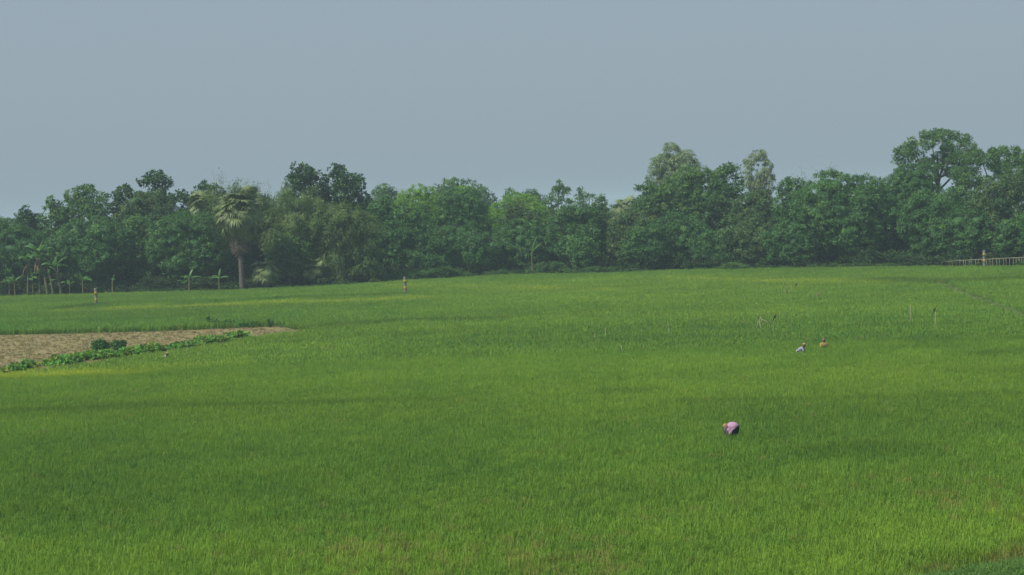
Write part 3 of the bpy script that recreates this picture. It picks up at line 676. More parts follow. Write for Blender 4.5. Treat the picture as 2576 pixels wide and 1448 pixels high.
wisps(652, 436, 262, 'sparse bamboo tips right of the big palm crown', 403, 4)
wisps(690, 448, 262, 'leafy bamboo sprays left of the tall dark pair', 404, 4)
wisps(2046, 422, 250, 'thin bamboo tips above the largest round mango', 405, 4)
wisps(2090, 408, 250, 'tallest bare bamboo tips over the right grove', 406, 3)

# ------------------------------------------------------------------ palms
def fan(seed, R0, pet, dead=False):
    """fan palm frond: petiole along +X from the origin, blade of pleated segments"""
    rg = random.Random(seed); mb = MB()
    mb.tube([(0, 0, 0), (pet * .5, 0, .05), (pet, 0, 0)], [.035, .028, .02], 5, v=.95 if not dead else .4)
    hg = R(rg.uniform(20, 62)) * (0.6 if dead else 1); HM = Matrix.Rotation(hg, 3, 'Y')
    ns = 26; A = R(132)
    for i in range(ns):
        t = -1 + 2 * (i + .5) / ns; a = A * t + rg.uniform(-.03, .03); L = R0 * (1 - .22 * abs(t) ** 1.5) * rg.uniform(.88, 1.06)
        d = Vector((math.cos(a), math.sin(a), 0)); sd_ = Vector((-d.y, d.x, 0)); c = Vector((pet, 0, 0)); w_ = R0 * .10
        up = .20 * abs(t); drp = rg.uniform(.05, .28) * (2.2 if dead else 1)
        v = min(1, max(0, .5 + rg.gauss(0, .13) + (.15 if abs(t) < .3 else 0)))
        b = len(mb.V)
        mid = c + d * L * .55 + Vector((0, 0, up * L * .55)); tip = c + d * L * rg.uniform(.95, 1) + Vector((0, 0, up * L - drp * L))
        mb.V += [c + HM @ (q_ - c) for q_ in (c, mid - sd_ * w_ * .75, mid + Vector((0, 0, .05)), mid + sd_ * w_ * .75, tip)]; mb.v += [min(1, v + .25), v, v, v, v]
        mb.F += [(b, b + 1, b + 2), (b, b + 2, b + 3), (b + 1, b + 4, b + 2), (b + 2, b + 4, b + 3)]
    return mb.me('frond', M['palmdead'] if dead else M['palmleaf'])
FANS = [fan(i, 1.5, 1.45) for i in range(7)]; FDEAD = [fan(10 + i, 1.2, 1.0, True) for i in range(3)]
def palm(X, ybase, ytop, D, label, seed, nf=34, ndead=12, sc=1.0, trunk_r=.26, lean=0, skirt=.3, elev0=80, elev1=-45):
    rg = random.Random(seed); top = at(X, ytop, D); p = at(X, ybase - 4, D); H = top.z - 2.6 * sc
    root = empty('fan_palm', (p.x, D, 0), label, 'palm', 'fan palms')
    pts = [(lean * t * t, 0, H * t - .05) for t in (0, .03, .2, .5, .8, .97, 1)]
    mb = MB(); zz = []
    K = 26
    P = [(lean * (i / K) ** 2, 0, H * i / K - .05) for i in range(K + 1)]
    mb.tube(P, [trunk_r * (1.45 if i == 0 else 1.2 if i == 1 else 1.0 - .2 * i / K) * (1 + .06 * (i % 2)) for i in range(K + 1)], 10)
    ob('trunk', mb.me('trunk', M['palmbark'], True), root)
    hub = Vector((lean, 0, H))
    for i in range(nf):
        t = (i + .5) / nf; el = R(elev0 + (elev1 - elev0) * t ** .85 + rg.uniform(-8, 8)); az = i * 2.39996 + rg.uniform(-.3, .3)
        o = ob('frond', rg.choice(FANS), root); s = sc * rg.uniform(.85, 1.1)
        o.location = hub + Vector((0, 0, -.45 * t * sc)); o.scale = (s, s, s)
        o.rotation_euler = (Matrix.Rotation(az, 3, 'Z') @ Matrix.Rotation(-el, 3, 'Y') @ Matrix.Rotation(rg.uniform(-.7, .7), 3, 'X')).to_euler()
    for i in range(ndead):
        az = i * 2.4 + rg.random(); el = R(rg.uniform(-84, -55)); o = ob('frond', rg.choice(FDEAD), root); s = sc * rg.uniform(.8, 1.05)
        o.location = hub + Vector((0, 0, -rg.uniform(.3, skirt * 6) * sc)); o.scale = (s, s, s); o['label'] = 'dead drooping frond'
        o.rotation_euler = (Matrix.Rotation(az, 3, 'Z') @ Matrix.Rotation(-el, 3, 'Y') @ Matrix.Rotation(rg.uniform(-.5, .5), 3, 'X')).to_euler()
palm(609, 729, 468, 242.5, 'big fan palm with full crown and dead skirt at field edge', 501, 66, 48, 1.36, .34, 0, .42, 84, -58)
palm(519, 729, 474, 258, 'pale fan palm rising behind, left of the big palm', 502, 30, 4, 1.0, .25)
palm(634, 729, 458, 258, 'fan palm crown peeping above right of the big palm', 503, 30, 3, 1.1, .25)
palm(668, 728, 640, 244, 'short fan palm just right of the big palm trunk', 504, 20, 8, .8, .22, 0, .2)
palm(794, 722, 638, 247, 'short dark fan palm under the bamboo', 505, 16, 4, .7, .2, -.4, .1)
palm(1583, 700, 487, 330, 'small hazy palm at the right side of the sky gap', 506, 22, 2, 1.0, .22)
palm(1566, 700, 512, 345, 'lowest hazy palm at the bottom of the sky gap', 507, 20, 2, .9, .2)

# ------------------------------------------------------------------ bananas
def ban_leaf(seed, L, W, el, curl, dead=False, vm=.5):
    """leaf along +X, starting with elevation el and bending down by curl"""
    rg = random.Random(seed); mb = MB(); n = 12; p = Vector((0, 0, 0)); e = el; ctr = []; tn = []
    for i in range(n + 1):
        ctr.append(p.copy()); tn.append(e); p = p + Vector((math.cos(e), 0, math.sin(e))) * (L / n); e -= curl / n * (.4 + 1.2 * i / n)
    mb.tube(ctr, [.03 * (1 - .8 * i / n) for i in range(n + 1)], 4, v=.9 if not dead else .5, cap=False)
    for side in (-1, 1):
        i = 2
        while i < n:
            b = len(mb.V); t0, t1 = i / n, (i + 1) / n; g = rg.uniform(.0, .12)
            def wf(t): return W * .5 * max(0.0, min(1, (t - .12) * 6)) * (1 - max(0, (t - .55) / .45) ** 2.2 * .9)
            fold = rg.uniform(.15, .7) if not dead else 1.3
            for tt, c in ((t0 + .01, ctr[i]), (t1 - g / n, ctr[i + 1])):
                w_ = wf(tt) * rg.uniform(.85, 1.05); mb.V += [c, c + Vector((.0, side * w_ * .55, .02 * W)), c + Vector((.06 * L * .3, side * w_ * (1 if not dead else .5), -fold * w_ * .45))]; mb.v += [vm, vm + rg.uniform(-.12, .12), vm]
            mb.F += [(b, b + 1, b + 4, b + 3), (b + 1, b + 2, b + 5, b + 4)]; i += 1
    return mb.me('leaf', M['bandead'] if dead else M['banana'])
BAN = {}
def bl(kind, i):
    if (kind, i) not in BAN:
        rg = random.Random(i * 3 + len(kind))
        if kind == 'up': BAN[kind, i] = ban_leaf(i, 1.5, .36, R(80), R(35), vm=.6)
        elif kind == 'arch': BAN[kind, i] = ban_leaf(40 + i, 2.0, .70, R(rg.uniform(35, 65)), R(rg.uniform(95, 140)), vm=.45)
        elif kind == 'rise': BAN[kind, i] = ban_leaf(20 + i, 1.75, .66, R(rg.uniform(50, 68)), R(50), vm=.6)
        elif kind == 'flat': BAN[kind, i] = ban_leaf(60 + i, 1.7, .55, R(32), R(75), vm=.55)
        elif kind == 'dead': BAN[kind, i] = ban_leaf(80 + i, 1.7, .4, R(-20), R(80), True)
    return BAN[kind, i]
def banana(X, ybase, hub, label, seed, D=None, nl=7, ndead=2, sc=1.0, lean=0, r=.13, kinds=('rise', 'arch'), az0=None):
    rg = random.Random(seed); D = D or edge(at(X, 700, 245).x) + .6; sc = sc * 1.25
    p = at(X, ybase, D); H = at(X, hub, D).z
    root = empty('banana_plant', (p.x, D, 0), label, 'banana plant', 'banana plants along the field edge')
    ob('stem', MB().tube([(lean * t * t, 0, H * t - .05) for t in (0, .15, .5, .85, 1.0)], [r * 1.35, r * 1.1, r, r * .8, r * .45], 8).me('stem', M['banstem'], True), root)
    for i in range(nl):
        k = 'up' if i == 0 else kinds[i % 2]
        az = (az0[i] if az0 and i < len(az0) else i * 2.39996 + rg.uniform(-.4, .4) + seed)
        o = ob('leaf', bl(k, rg.randint(0, 3)), root); s = sc * rg.uniform(.82, 1.1); o.scale = (s, s, s); o.location = (lean, 0, H - .25 * i / nl)
        o.rotation_euler = (rg.uniform(-.25, .25), rg.uniform(-.15, .15), az)
    if hub < 690 and X < 900:
        for i in range(4):
            t = rg.uniform(.3, .7); o = ob('leaf', bl('rise' if i % 2 else 'arch', rg.randint(0, 3)), root); q = sc * rg.uniform(.5, .75); o.scale = (q, q, q); o.location = (lean * t * t, 0, H * t); o.rotation_euler = (rg.uniform(-.3, .3), rg.uniform(-.2, .2), rg.uniform(0, 6.28))
    for i in range(ndead):
        o = ob('leaf', bl('dead', rg.randint(0, 2)), root); s = sc * rg.uniform(.7, 1); o.scale = (s, s, s); o.location = (lean * .9, 0, H - rg.uniform(.3, .8)); o['label'] = 'dry brown hanging leaf'
        o.rotation_euler = (0, rg.uniform(.2, .6), rg.uniform(0, 6.28))
banana(24, 744, 712, 'small banana plant at the left edge beside the clump', 1, nl=6, ndead=1, sc=.6, r=.09)
banana(38, 744, 706, 'second small banana plant from the left edge', 2, nl=5, ndead=0, sc=.6, r=.09)
banana(70, 744, 655, 'banana plant with brown leaves left of the ragged trunk pair', 3, nl=7, ndead=6, sc=.95, lean=.5)
banana(84, 744, 700, 'low banana sucker between the tall banana plants', 4, nl=4, ndead=0, sc=.7, r=.08)
banana(120, 744, 650, 'ragged banana plant wrapped in dry hanging leaves', 5, nl=6, ndead=8, sc=.95, lean=-1.0, r=.2)
banana(134, 744, 658, 'leaning ragged banana stem beside the wrapped one', 6, nl=4, ndead=5, sc=.8, lean=-.9, r=.15)
banana(101, 744, 634, 'tallest banana plant with upright pale new leaf', 7, nl=8, ndead=6, sc=1.05, lean=.1, r=.15)
banana(154, 743, 672, 'banana plant with pale hanging leaf right of the tallest', 8, nl=8, ndead=3, sc=1.0, lean=-.7, r=.16)
banana(149, 743, 645, 'banana crown rising just behind the pale hanging leaf', 9, D=253, nl=6, ndead=0, sc=1.0)
banana(176, 742, 716, 'tiny banana sucker left of the left banded post', 10, nl=3, ndead=0, sc=.55, r=.06)
banana(209, 741, 706, 'banana plant with one arching leaf left of the left banded post', 11, nl=4, ndead=1, sc=.75, r=.1)
banana(284, 738, 706, 'banana stub with one short leaf right of the left banded post', 12, nl=2, ndead=1, sc=.6, r=.11)
banana(477, 732, 700, 'banana plant with two spread leaves under the wide round mango', 13, nl=5, ndead=0, sc=.85, r=.12, kinds=('flat', 'flat'), az0=[1.2, 0.1, 3.05, 1.9, 4.6])
banana(464, 733, 712, 'small drooping banana sucker beside the spread leaved one', 14, nl=4, ndead=1, sc=.55, r=.08)
banana(552, 731, 700, 'banana plant with level leaves left of the big palm trunk', 15, nl=6, ndead=0, sc=.85, r=.1, kinds=('flat', 'flat'), az0=[1.4, 0.05, 3.1, 0.9, 2.2, 4.8])
banana(1117, 690, 652, 'lone banana plant standing in weeds at the centre', 16, D=257.5, nl=7, ndead=1, sc=1.1, r=.12, kinds=('rise', 'rise'), az0=[1.9, .1, 3.0, .5, 2.7, 4.4, 5.3])
banana(1340, 690, 634, 'banana leaves leaning right out of the shrubs', 17, D=256.5, nl=5, ndead=0, sc=1.1, r=.12, kinds=('rise', 'flat'), az0=[.15, .05, -.15, .35, -.3])

# ------------------------------------------------------------------ banded posts
def post(X, ytop, D, label, wire=False, base=False):
    p = at(X, ytop + 45, D); H = at(X, ytop, D).z; r = .165
    root = empty('banded_post', (p.x, D, 0), label, 'post', 'banded concrete posts across the field')
    zs = [0, H - 1.80, H - 1.42, H - 1.02, H - .66, H - .30, H]
    mb = MB(); N_ = 14
    prof = [(-.2, 1.1), (.1, 1.08), (H * .5, 1.03), (H - .04, 1.0), (H, .9)]
    ob('column', MB().tube([(0, 0, z) for z, _ in prof], [r * q for _, q in prof], N_).me('column', M['conc'], True), root)
    for a, b in ((H - .72, H - .34), (H - 1.50, H - 1.10)):
        bd = MB().tube([(0, 0, a), (0, 0, (a + b) / 2), (0, 0, b)], [r * 1.045, r * 1.04, r * 1.035], N_)
        ob('painted_band', bd.me('painted_band', M['yellow'], True), root)
    if wire:
        ob('bent_rod', MB().tube([(-.17, 0, H + .02), (.05, 0, H + .03), (.14, 0, H + .06), (.19, 0, H + .16)], .014, 5).me('bent_rod', M['white'], True), root)
    if base:
        ob('footing', MB().tube([(0, 0, -.05), (0, 0, .22), (0, 0, .42)], [.48, .42, .2], 8).me('footing', M['conc']), root)
    return root
post(242.5, 727, 212.5, 'yellow banded grey post left, with bent rod on top', wire=True)
post(1020, 697, 213, 'yellow banded grey post in the rice near the centre')
post(2476.5, 630, 222, 'yellow banded grey post in front of the bamboo fence', base=True)

# ------------------------------------------------------------------ bamboo rail fence
fa, fb, fc = gp(2350, 679), gp(2440, 683), gp(2680, 686)
FT = [at(2350, 660.5, 233), at(2420, 656, 229.5), at(2476, 653, 227.5), at(2576, 648.5, 223), at(2760, 641, 217)]
fa = Vector((FT[0].x, FT[0].y, 0)); fr = empty('bamboo_fence', fa, 'thin bamboo rail fence with many upright pickets at right', 'fence')
rgp = random.Random(5); sg = [0]
for a_, b_ in zip(FT[:-1], FT[1:]): sg.append(sg[-1] + (b_ - a_).length)
L = sg[-1]
def fpos(s_): return Vector([np.interp(s_, sg, [p[k] for p in FT]) for k in range(3)]) - fa
pts = [fpos(q) + Vector((0, 0, rgp.uniform(-.02, .02))) for q in np.linspace(0, L, 18)]
ob('top_rail', MB().tube(pts, .038, 5).me('top_rail', M['rail'], True), fr)
s = 0
pk = [MB().tube([(0, 0, 0), (.01, 0, .5), (0, .005, 1)], [.032, .03, .027], 5).me('picket', M['rail'], True), MB().tube([(0, 0, 0), (-.02, 0, .5), (.01, .005, 1)], [.036, .032, .028], 5).me('picket', M['rail'], True)]
while s < L:
    o = ob('picket', pk[rgp.random() < .35], fr); q = fpos(s); hh = q.z + (rgp.random() < .15) * .2; o.location = Vector((q.x, q.y + rgp.uniform(-.03, .03), 0))
    o.scale = (1, 1, hh * 1.02); o.rotation_euler = (rgp.uniform(-.03, .03), rgp.uniform(-.05, .05), rgp.uniform(0, 6)); s += rgp.uniform(.28, .6)

# ------------------------------------------------------------------ stakes, perches
def stick(pts, r, name, label, cat, group=None, m='stick'):
    """pts: pixel points, first one at the ground"""
    base = gp(*pts[0], .0) if len(pts[0]) == 2 else Vector(pts[0]); D = base.y
    P = [at(X, Y, D) - base for X, Y in pts]; P[0] = Vector((0, 0, -.1)); r = r * .5
    o = ob(name, MB().tube(P, [r * (1.1 - .3 * i / len(P)) for i in range(len(P))], 6).me(name, M[m], True)); o.location = base
    return tag(o, label, cat, group)
G_S = 'thin stakes standing in the rice'
stick([(1522, 866), (1524, 824)], .028, 'stake', 'upright pale stake, longer of the centre pair', 'stake', G_S)
stick([(1494, 868), (1497, 838)], .026, 'stake', 'short pale stake left of the longer centre one', 'stake', G_S)
stick([(1489, 850), (1494, 812)], .018, 'stake', 'faint thin stake behind the centre pair', 'stake', G_S, 'twig')
stick([(1570, 902), (1562, 869)], .026, 'stake', 'stake tilted to the left below the centre pair', 'stake', G_S)
stick([(1684, 862), (1680, 810)], .022, 'stake', 'tall thin stake alone between centre and crouching workers', 'stake', G_S)
stick([(466, 908), (472, 866)], .02, 'stake', 'thin stake below the right end of the bare strip', 'stake', G_S)
stick([(726, 880), (736, 836)], .018, 'stake', 'faint leaning stake right of the bare strip', 'stake', G_S, 'twig')
stick([(2290, 828), (2291, 769)], .034, 'stake', 'tall straight pale stake, right part of the field', 'stake', G_S)
stick([(2272, 826), (2289, 775)], .014, 'stake', 'very thin rod leaning against the tall pale stake', 'stake', G_S, 'twig')
stick([(2352, 846), (2353, 786)], .034, 'stake', 'tall stake with a black bird perched on it', 'stake', G_S)
stick([(2164, 880), (2161, 855)], .02, 'stake', 'short stub of stake right of the person in yellow', 'stake', G_S, 'twig')
stick([(1944, 858), (1945, 830), (1946, 812), (1949, 803)], .03, 'perch', 'thin crooked perch with black bird beside the bent bamboo', 'perch', 'bird perches')
b0 = gp(1922, 850); e_ = empty('bent_bamboo', b0, 'bent bamboo arch sticking out of the rice', 'bamboo stick', 'bird perches')
for pts in ([(1918, 850), (1914, 826), (1910, 808)], [(1900, 836), (1906, 814), (1912, 804), (1914, 798)], [(1914, 798), (1916, 806), (1912, 812)], [(1914, 804), (1926, 808), (1938, 815)]):
    P = [at(X, Y, b0.y) - b0 for X, Y in pts]; ob('rod', MB().tube(P, [.021, .019, .017, .014][:len(P)], 6).me('rod', M['stick'], True), e_)
b1 = gp(1984, 752); e_ = empty('forked_branch', b1, 'forked dry branch with black bird, far right rice', 'branch', 'bird perches')
for pts in ([(1984, 756), (1984, 742)], [(1984, 742), (1976, 736), (1970, 728)], [(1984, 742), (1990, 732), (1996, 722), (2002, 718)], [(1980, 738), (1979, 720), (1980, 711)]):
    P = [at(X, Y, b1.y) - b1 for X, Y in pts]; ob('twig', MB().tube(P, [.03, .025, .02, .015][:len(P)], 6).me('twig', M['twig'], True), e_)
b2 = gp(2054, 760); e_ = empty('forked_branch', b2, 'small forked dry twig right of the branch with a bird', 'branch', 'bird perches')
for pts in ([(2053, 766), (2054, 744), (2052, 735)], [(2054, 744), (2064, 734), (2072, 728)]):
    P = [at(X, Y, b2.y) - b2 for X, Y in pts]; ob('twig', MB().tube(P, [.025, .02, .015], 6).me('twig', M['twig'], True), e_)
for X, Y, lab in ((154, 912, 'short grey stump post in the vines near the round shrubs'), (12, 940, 'short grey stump post at the far left edge')):
    p = gp(X, Y); H = .62; o = ob('stump_post', MB().tube([(0, 0, -.1), (0, 0, H * .6), (.02, 0, H)], [.11, .105, .09], 8).me('stump_post', M['conc'], True)); o.location = p; tag(o, lab, 'post', 'short grey posts')
stick([(1499, 672), (1499, 653)], .08, 'stake', 'pale stake by the lone small tree at the grove edge', 'stake', G_S)
mb = MB().tube([(0, 0, -.1), (0, 0, .5)], [.16, .13], 8); o = ob('stump_post', mb.me('stump_post', M['conc'], True)); o.location = gp(1003, 752); tag(o, 'small dark stump at the right end of the yellow strip', 'post', 'short grey posts')

# ------------------------------------------------------------------ birds
BK = simple('black_feathers', (.008, .009, .012), (.018, .018, .022), 20, .45, 0)
BL = simple('bird_beak', (.02, .02, .02), (.03, .03, .03), 20, .4, 0)
def bird(X, Y, D, label, flip=1, tilt=.5):
    c = at(X, Y, D); rt = empty('bird', c, label, 'bird', 'black birds on perches')
    prof = [(-.30, .006), (-.27, .016), (-.16, .018), (-.10, .026), (-.06, .045), (0, .062), (.06, .058), (.10, .040), (.13, .038), (.155, .036), (.175, .022), (.185, .006)]
    T = Matrix.Rotation(-R(62) * flip if flip > 0 else R(62), 3, 'Y')
    if flip < 0: P = [T @ Vector((-x, 0, 0)) for x, _ in prof]
    else: P = [T @ Vector((x, 0, 0)) for x, _ in prof]
    s = 0.98
    ob('body', MB().tube([p * s for p in P], [r_ * s for _, r_ in prof], 10).me('body', BK, True), rt)
    hd = P[-2] * s; ob('beak', MB().tube([hd, hd + Vector((.05 * flip, 0, -.005))], [.012, .002], 6).me('beak', BL), rt)
    tail = P[1] * s
    for k in (-1, 1): ob('tail_feather', MB().tube([P[3] * s, tail + Vector((.02 * k, 0, 0)), tail + Vector((.07 * k, 0, -.07))], [.02, .018, .008], 5, flat=.4).me('tail_feather', BK), rt)
    for k in (-1, 1): ob('leg', MB().tube([P[5] * s * .4 + Vector((0, .02 * k, -.02)), Vector((.03 * flip, .015 * k, -.14))], .006, 4).me('leg', BL), rt)
bird(2003, 717, b1.y, 'black long tailed bird on the far forked branch', 1)
bird(1949.5, 797, gp(1944, 858).y, 'black long tailed bird beside the bent bamboo arch', 1)
bird(2350.5, 780, gp(2352, 846).y, 'black long tailed bird on the tall stake at right', 1)

# ------------------------------------------------------------------ shrubs and tall weeds by the bare strip
def bush(X0, X1, ytop, ybase, label, seed, col='shrub', cat='shrub'):
    xc = (X0 + X1) / 2; p = gp(xc, ybase); rg = np.random.RandomState(seed); a = (X1 - X0) / 2 / F * p.y; H = at(xc, ytop, p.y).z
    root = empty('round_shrub', p, label, cat, 'round shrubs beside the bare strip')
    PP = []; UU = []; VV = []; FF = []; b_ = 0
    for q in range(11):
        an = q * 2.4; rr = .62 * math.sqrt((q + .3) / 11); c_ = np.array([math.cos(an) * rr * a, math.sin(an) * rr * a, H * rg.uniform(.2, .8) * (1 - rr * .55)]); lr = a * rg.uniform(.26, .44); n = 420
        u = rg.randn(n, 3); u /= np.linalg.norm(u, axis=1)[:, None]; PP.append(c_ + u * lr * (.75 + .75 * rg.rand(n) ** 2)[:, None] * np.array([1.15, 1.15, .95])); UU.append(u)
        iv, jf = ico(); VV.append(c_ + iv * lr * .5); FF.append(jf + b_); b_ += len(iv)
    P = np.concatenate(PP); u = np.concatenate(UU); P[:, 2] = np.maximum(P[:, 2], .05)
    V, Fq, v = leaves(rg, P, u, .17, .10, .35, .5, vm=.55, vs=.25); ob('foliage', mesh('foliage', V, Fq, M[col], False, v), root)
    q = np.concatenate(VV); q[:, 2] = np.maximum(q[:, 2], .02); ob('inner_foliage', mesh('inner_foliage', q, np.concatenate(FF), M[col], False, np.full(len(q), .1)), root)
    mb = MB()
    for i in range(7): an = i * .9; mb.tube([(0, 0, 0), (a * .3 * math.cos(an), a * .3 * math.sin(an), H * .45), (a * .6 * math.cos(an), a * .6 * math.sin(an), H * .75)], [.03, .02, .01], 5)
    ob('stem', mb.me('stem', M['bark'], True), root)
bush(232, 277, 848, 889, 'left of two round dark shrubs on the strip edge', 601)
bush(282, 318, 850, 882, 'right of two round dark shrubs on the strip edge', 602)
def weed(X, ytop, ybase, label, seed, w_=.16):
    p = gp(X, ybase); rg = np.random.RandomState(seed); H = at(X, ytop, p.y).z
    root = empty('tall_weed', p, label, 'plant', 'tall dark weeds behind the bare strip')
    mb = MB(); PP = []; UU = []
    for i in range(5):
        dx, dy = rg.randn(2) * w_; h_ = H * rg.uniform(.7, 1.0); mb.tube([(dx * .3, dy * .3, -.05), (dx, dy, h_ * .6), (dx * 1.3, dy * 1.3, h_)], [.015, .012, .005], 4)
        m = 46; t = rg.rand(m) ** .7; PP.append(np.stack([dx * (.3 + t), dy * (.3 + t), t * h_], 1) + rg.randn(m, 3) * .03); UU.append(rg.randn(m, 3) * np.array([1, 1, .2]))
    ob('stem', mb.me('stem', M['culm']), root)
    P = np.concatenate(PP); u = np.concatenate(UU); u /= np.linalg.norm(u, axis=1)[:, None]
    V, Fq, v = leaves(rg, P, u, .22, .05, .1, .3, vm=.35); ob('foliage', mesh('foliage', V, Fq, M['shrub'], False, v), root)
weed(523, 792, 822, 'tallest dark weed, left one of the first pair', 701); weed(538, 800, 825, 'dark weed, right one of the first pair', 702)
weed(571, 806, 824, 'bushy dark weed left of the bushiest middle pair', 703, .2); weed(582, 806, 825, 'bushy dark weed in the middle of the row', 704, .2)
weed(611, 812, 826, 'short dark weed in the right half of the row', 705); weed(630, 804, 826, 'taller dark weed in the right half of the row', 706, .2); weed(680, 798, 824, 'last dark weed at the right end of the row', 707, .18)

# ------------------------------------------------------------------ people
SKIN = simple('brown_skin', (.16, .085, .05), (.22, .12, .075), 8, .55, 0); HAIR = simple('black_hair', (.01, .009, .008), (.02, .018, .016), 30, .5, 0)
def cloth(name, c): return simple(name, tuple(x * .82 for x in c), c, 9, .9, .3)
def skinned(name, verts, edges, rad, m, parent, loc=None, lvl=1):
    me = bpy.data.meshes.new(name); me.from_pydata(verts, edges, []); o = bpy.data.objects.new(name, me); S.collection.objects.link(o)
    md = o.modifiers.new('skin', 'SKIN'); md.use_smooth_shade = True
    for i, d in enumerate(me.skin_vertices[0].data):
        r_ = rad[i]; d.radius = (r_, r_) if not hasattr(r_, '__len__') else r_; d.use_root = (i == 0)
    sb = o.modifiers.new('sub', 'SUBSURF'); sb.levels = lvl; sb.render_levels = lvl
    dg = bpy.context.evaluated_depsgraph_get(); ev = o.evaluated_get(dg); nm = bpy.data.meshes.new_from_object(ev, depsgraph=dg)
    S.collection.objects.unlink(o); bpy.data.objects.remove(o); nm.materials.clear(); nm.materials.append(m)
    for p in nm.polygons: p.use_smooth = True
    q = ob(name, nm, parent); return q
def ellip(name, c, r, m, parent, rot=(0, 0, 0), cut=None, bumpy=0):
    bm = bmesh.new(); bmesh.ops.create_uvsphere(bm, u_segments=18, v_segments=12, radius=1)
    E = Euler(rot).to_matrix(); rg = random.Random(3)
    if cut is not None: bmesh.ops.delete(bm, geom=[v for v in bm.verts if v.co.z < cut], context='VERTS')
    for v in bm.verts:
        k = 1 + bumpy * math.sin(v.co.x * 7 + v.co.y * 5) * math.cos(v.co.z * 6)
        v.co = Vector(c) + E @ Vector((v.co.x * r[0] * k, v.co.y * r[1] * k, v.co.z * r[2] * k))
    me = bpy.data.meshes.new(name); bm.to_mesh(me); bm.free(); me.materials.append(m)
    for p in me.polygons: p.use_smooth = True
    return ob(name, me, parent)
def person(loc, label, J, cols, rz=0, head_r=.1, look=(-.7, -.3, -.6), wrap=None, group='farm workers in the rice'):
    """J: joint positions: pelvis, waist, chest, neck, head, (shoulder, elbow, hand) x2, (hip, knee, foot) x2"""
    root = empty('person', loc, label, 'person', group, rz)
    n_ = ['pelvis', 'waist', 'chest', 'neck', 'head', 'sL', 'eL', 'hL', 'sR', 'eR', 'hR', 'pL', 'kL', 'fL', 'pR', 'kR', 'fR']
    V = [J[k] for k in n_]; E = [(0, 1), (1, 2), (2, 3), (3, 4), (2, 5), (5, 6), (6, 7), (2, 8), (8, 9), (9, 10), (0, 11), (11, 12), (12, 13), (0, 14), (14, 15), (15, 16)]
    Rr = [.125, .105, .13, .05, .085, .06, .042, .028, .06, .042, .028, .085, .06, .04, .085, .06, .04]
    # toes and fingers
    for f in (13, 16):
        p = Vector(V[f]); V.append(tuple(p + Vector((-.13, 0, -.03)))); E.append((f, len(V) - 1)); Rr.append(.032)
    b = skinned('body', V, E, Rr, SKIN, root)
    for h_ in (7, 10):
        hp = Vector(V[h_]); el = Vector(V[h_ - 1]); d = (hp - el).normalized(); sd_ = d.cross(Vector((1, 0, 0))).normalized()
        mb = MB(); mb.tube([hp, hp + d * .05, hp + d * .09], [.026, .034, .028], 8, flat=.5)
        for k, fl in enumerate((.065, .078, .072, .055)):
            o_ = sd_ * (.024 - .016 * k); q = hp + d * .085 + o_; mb.tube([q, q + d * fl * .5, q + d * fl + Vector((-.02, 0, 0))], [.009, .008, .006], 6)
        q = hp + d * .03 + sd_ * .03; mb.tube([q, q + sd_ * .025 + d * .03, q + sd_ * .03 + d * .055], [.011, .009, .007], 6)
        ob('hand', mb.me('hand', SKIN, True), root)
    # head with features
    hd = Vector(J['head']); lk = Vector(look).normalized(); q = lk.to_track_quat('X', 'Z').to_euler()
    ellip('head', hd, (.10, .078, .115), SKIN, root, q); Mx = q.to_matrix()
    ob('nose', MB().tube([hd + Mx @ Vector((.095, 0, .015)), hd + Mx @ Vector((.118, 0, -.02))], [.008, .016], 6).me('nose', SKIN), root)
    for k in (-1, 1):
        ellip('eye', hd + Mx @ Vector((.088, .032 * k, .012)), (.010, .014, .008), HAIR, root, q); ellip('ear', hd + Mx @ Vector((-.005, .079 * k, 0)), (.022, .010, .032), SKIN, root, q)
    ellip('mouth', hd + Mx @ Vector((.090, 0, -.052)), (.008, .024, .006), cloth('lip', (.2, .07, .06)), root, q)
    ellip('hair', hd + Mx @ Vector((-.018, 0, .022)), (.104, .086, .112), HAIR, root, q, cut=-.1)
    # clothes
    P3 = lambda *k: [J[x] for x in k]
    skinned('shirt', P3('pelvis', 'waist', 'chest', 'sL', 'eL', 'sR', 'eR'), [(0, 1), (1, 2), (2, 3), (3, 4), (2, 5), (5, 6)], [.15, .135, .16, .08, .055, .08, .055], cols[0], root)
    skinned('trousers', P3('pelvis', 'pL', 'kL', 'fL', 'pR', 'kR', 'fR'), [(0, 1), (1, 2), (2, 3), (0, 4), (4, 5), (5, 6)], [.145, .11, .085, .06, .11, .085, .06], cols[1], root)
    if wrap: ellip('head_wrap', hd + Mx @ Vector((-.02, 0, .035)), (.106, .085, .114), wrap, root, q, cut=-.15, bumpy=.05)
    return root
p1 = gp(1842, 1123)
J1 = dict(pelvis=(.14, 0, .79), waist=(.06, 0, .84), chest=(-.09, -.01, .83), neck=(-.17, -.02, .80), head=(-.235, -.02, .785), sL=(-.13, -.17, .72), eL=(-.22, -.18, .52), hL=(-.27, -.14, .28),
          sR=(-.13, .15, .74), eR=(-.24, .15, .52), hR=(-.28, .10, .28), pL=(.13, -.10, .72), kL=(.04, -.13, .42), fL=(.10, -.13, .05), pR=(.18, .10, .72), kR=(.19, .13, .42), fR=(.24, .14, .05))
pink = cloth('pink_cloth', (.52, .30, .47)); dk = cloth('dark_teal_cloth', (.02, .035, .04)); orange = cloth('orange_scarf_cloth', (.40, .25, .12))
w1 = person(p1, 'person in pink shirt and dark trousers bent double over the rice', J1, (pink, dk), look=(-.6, -.1, -.8), wrap=orange)
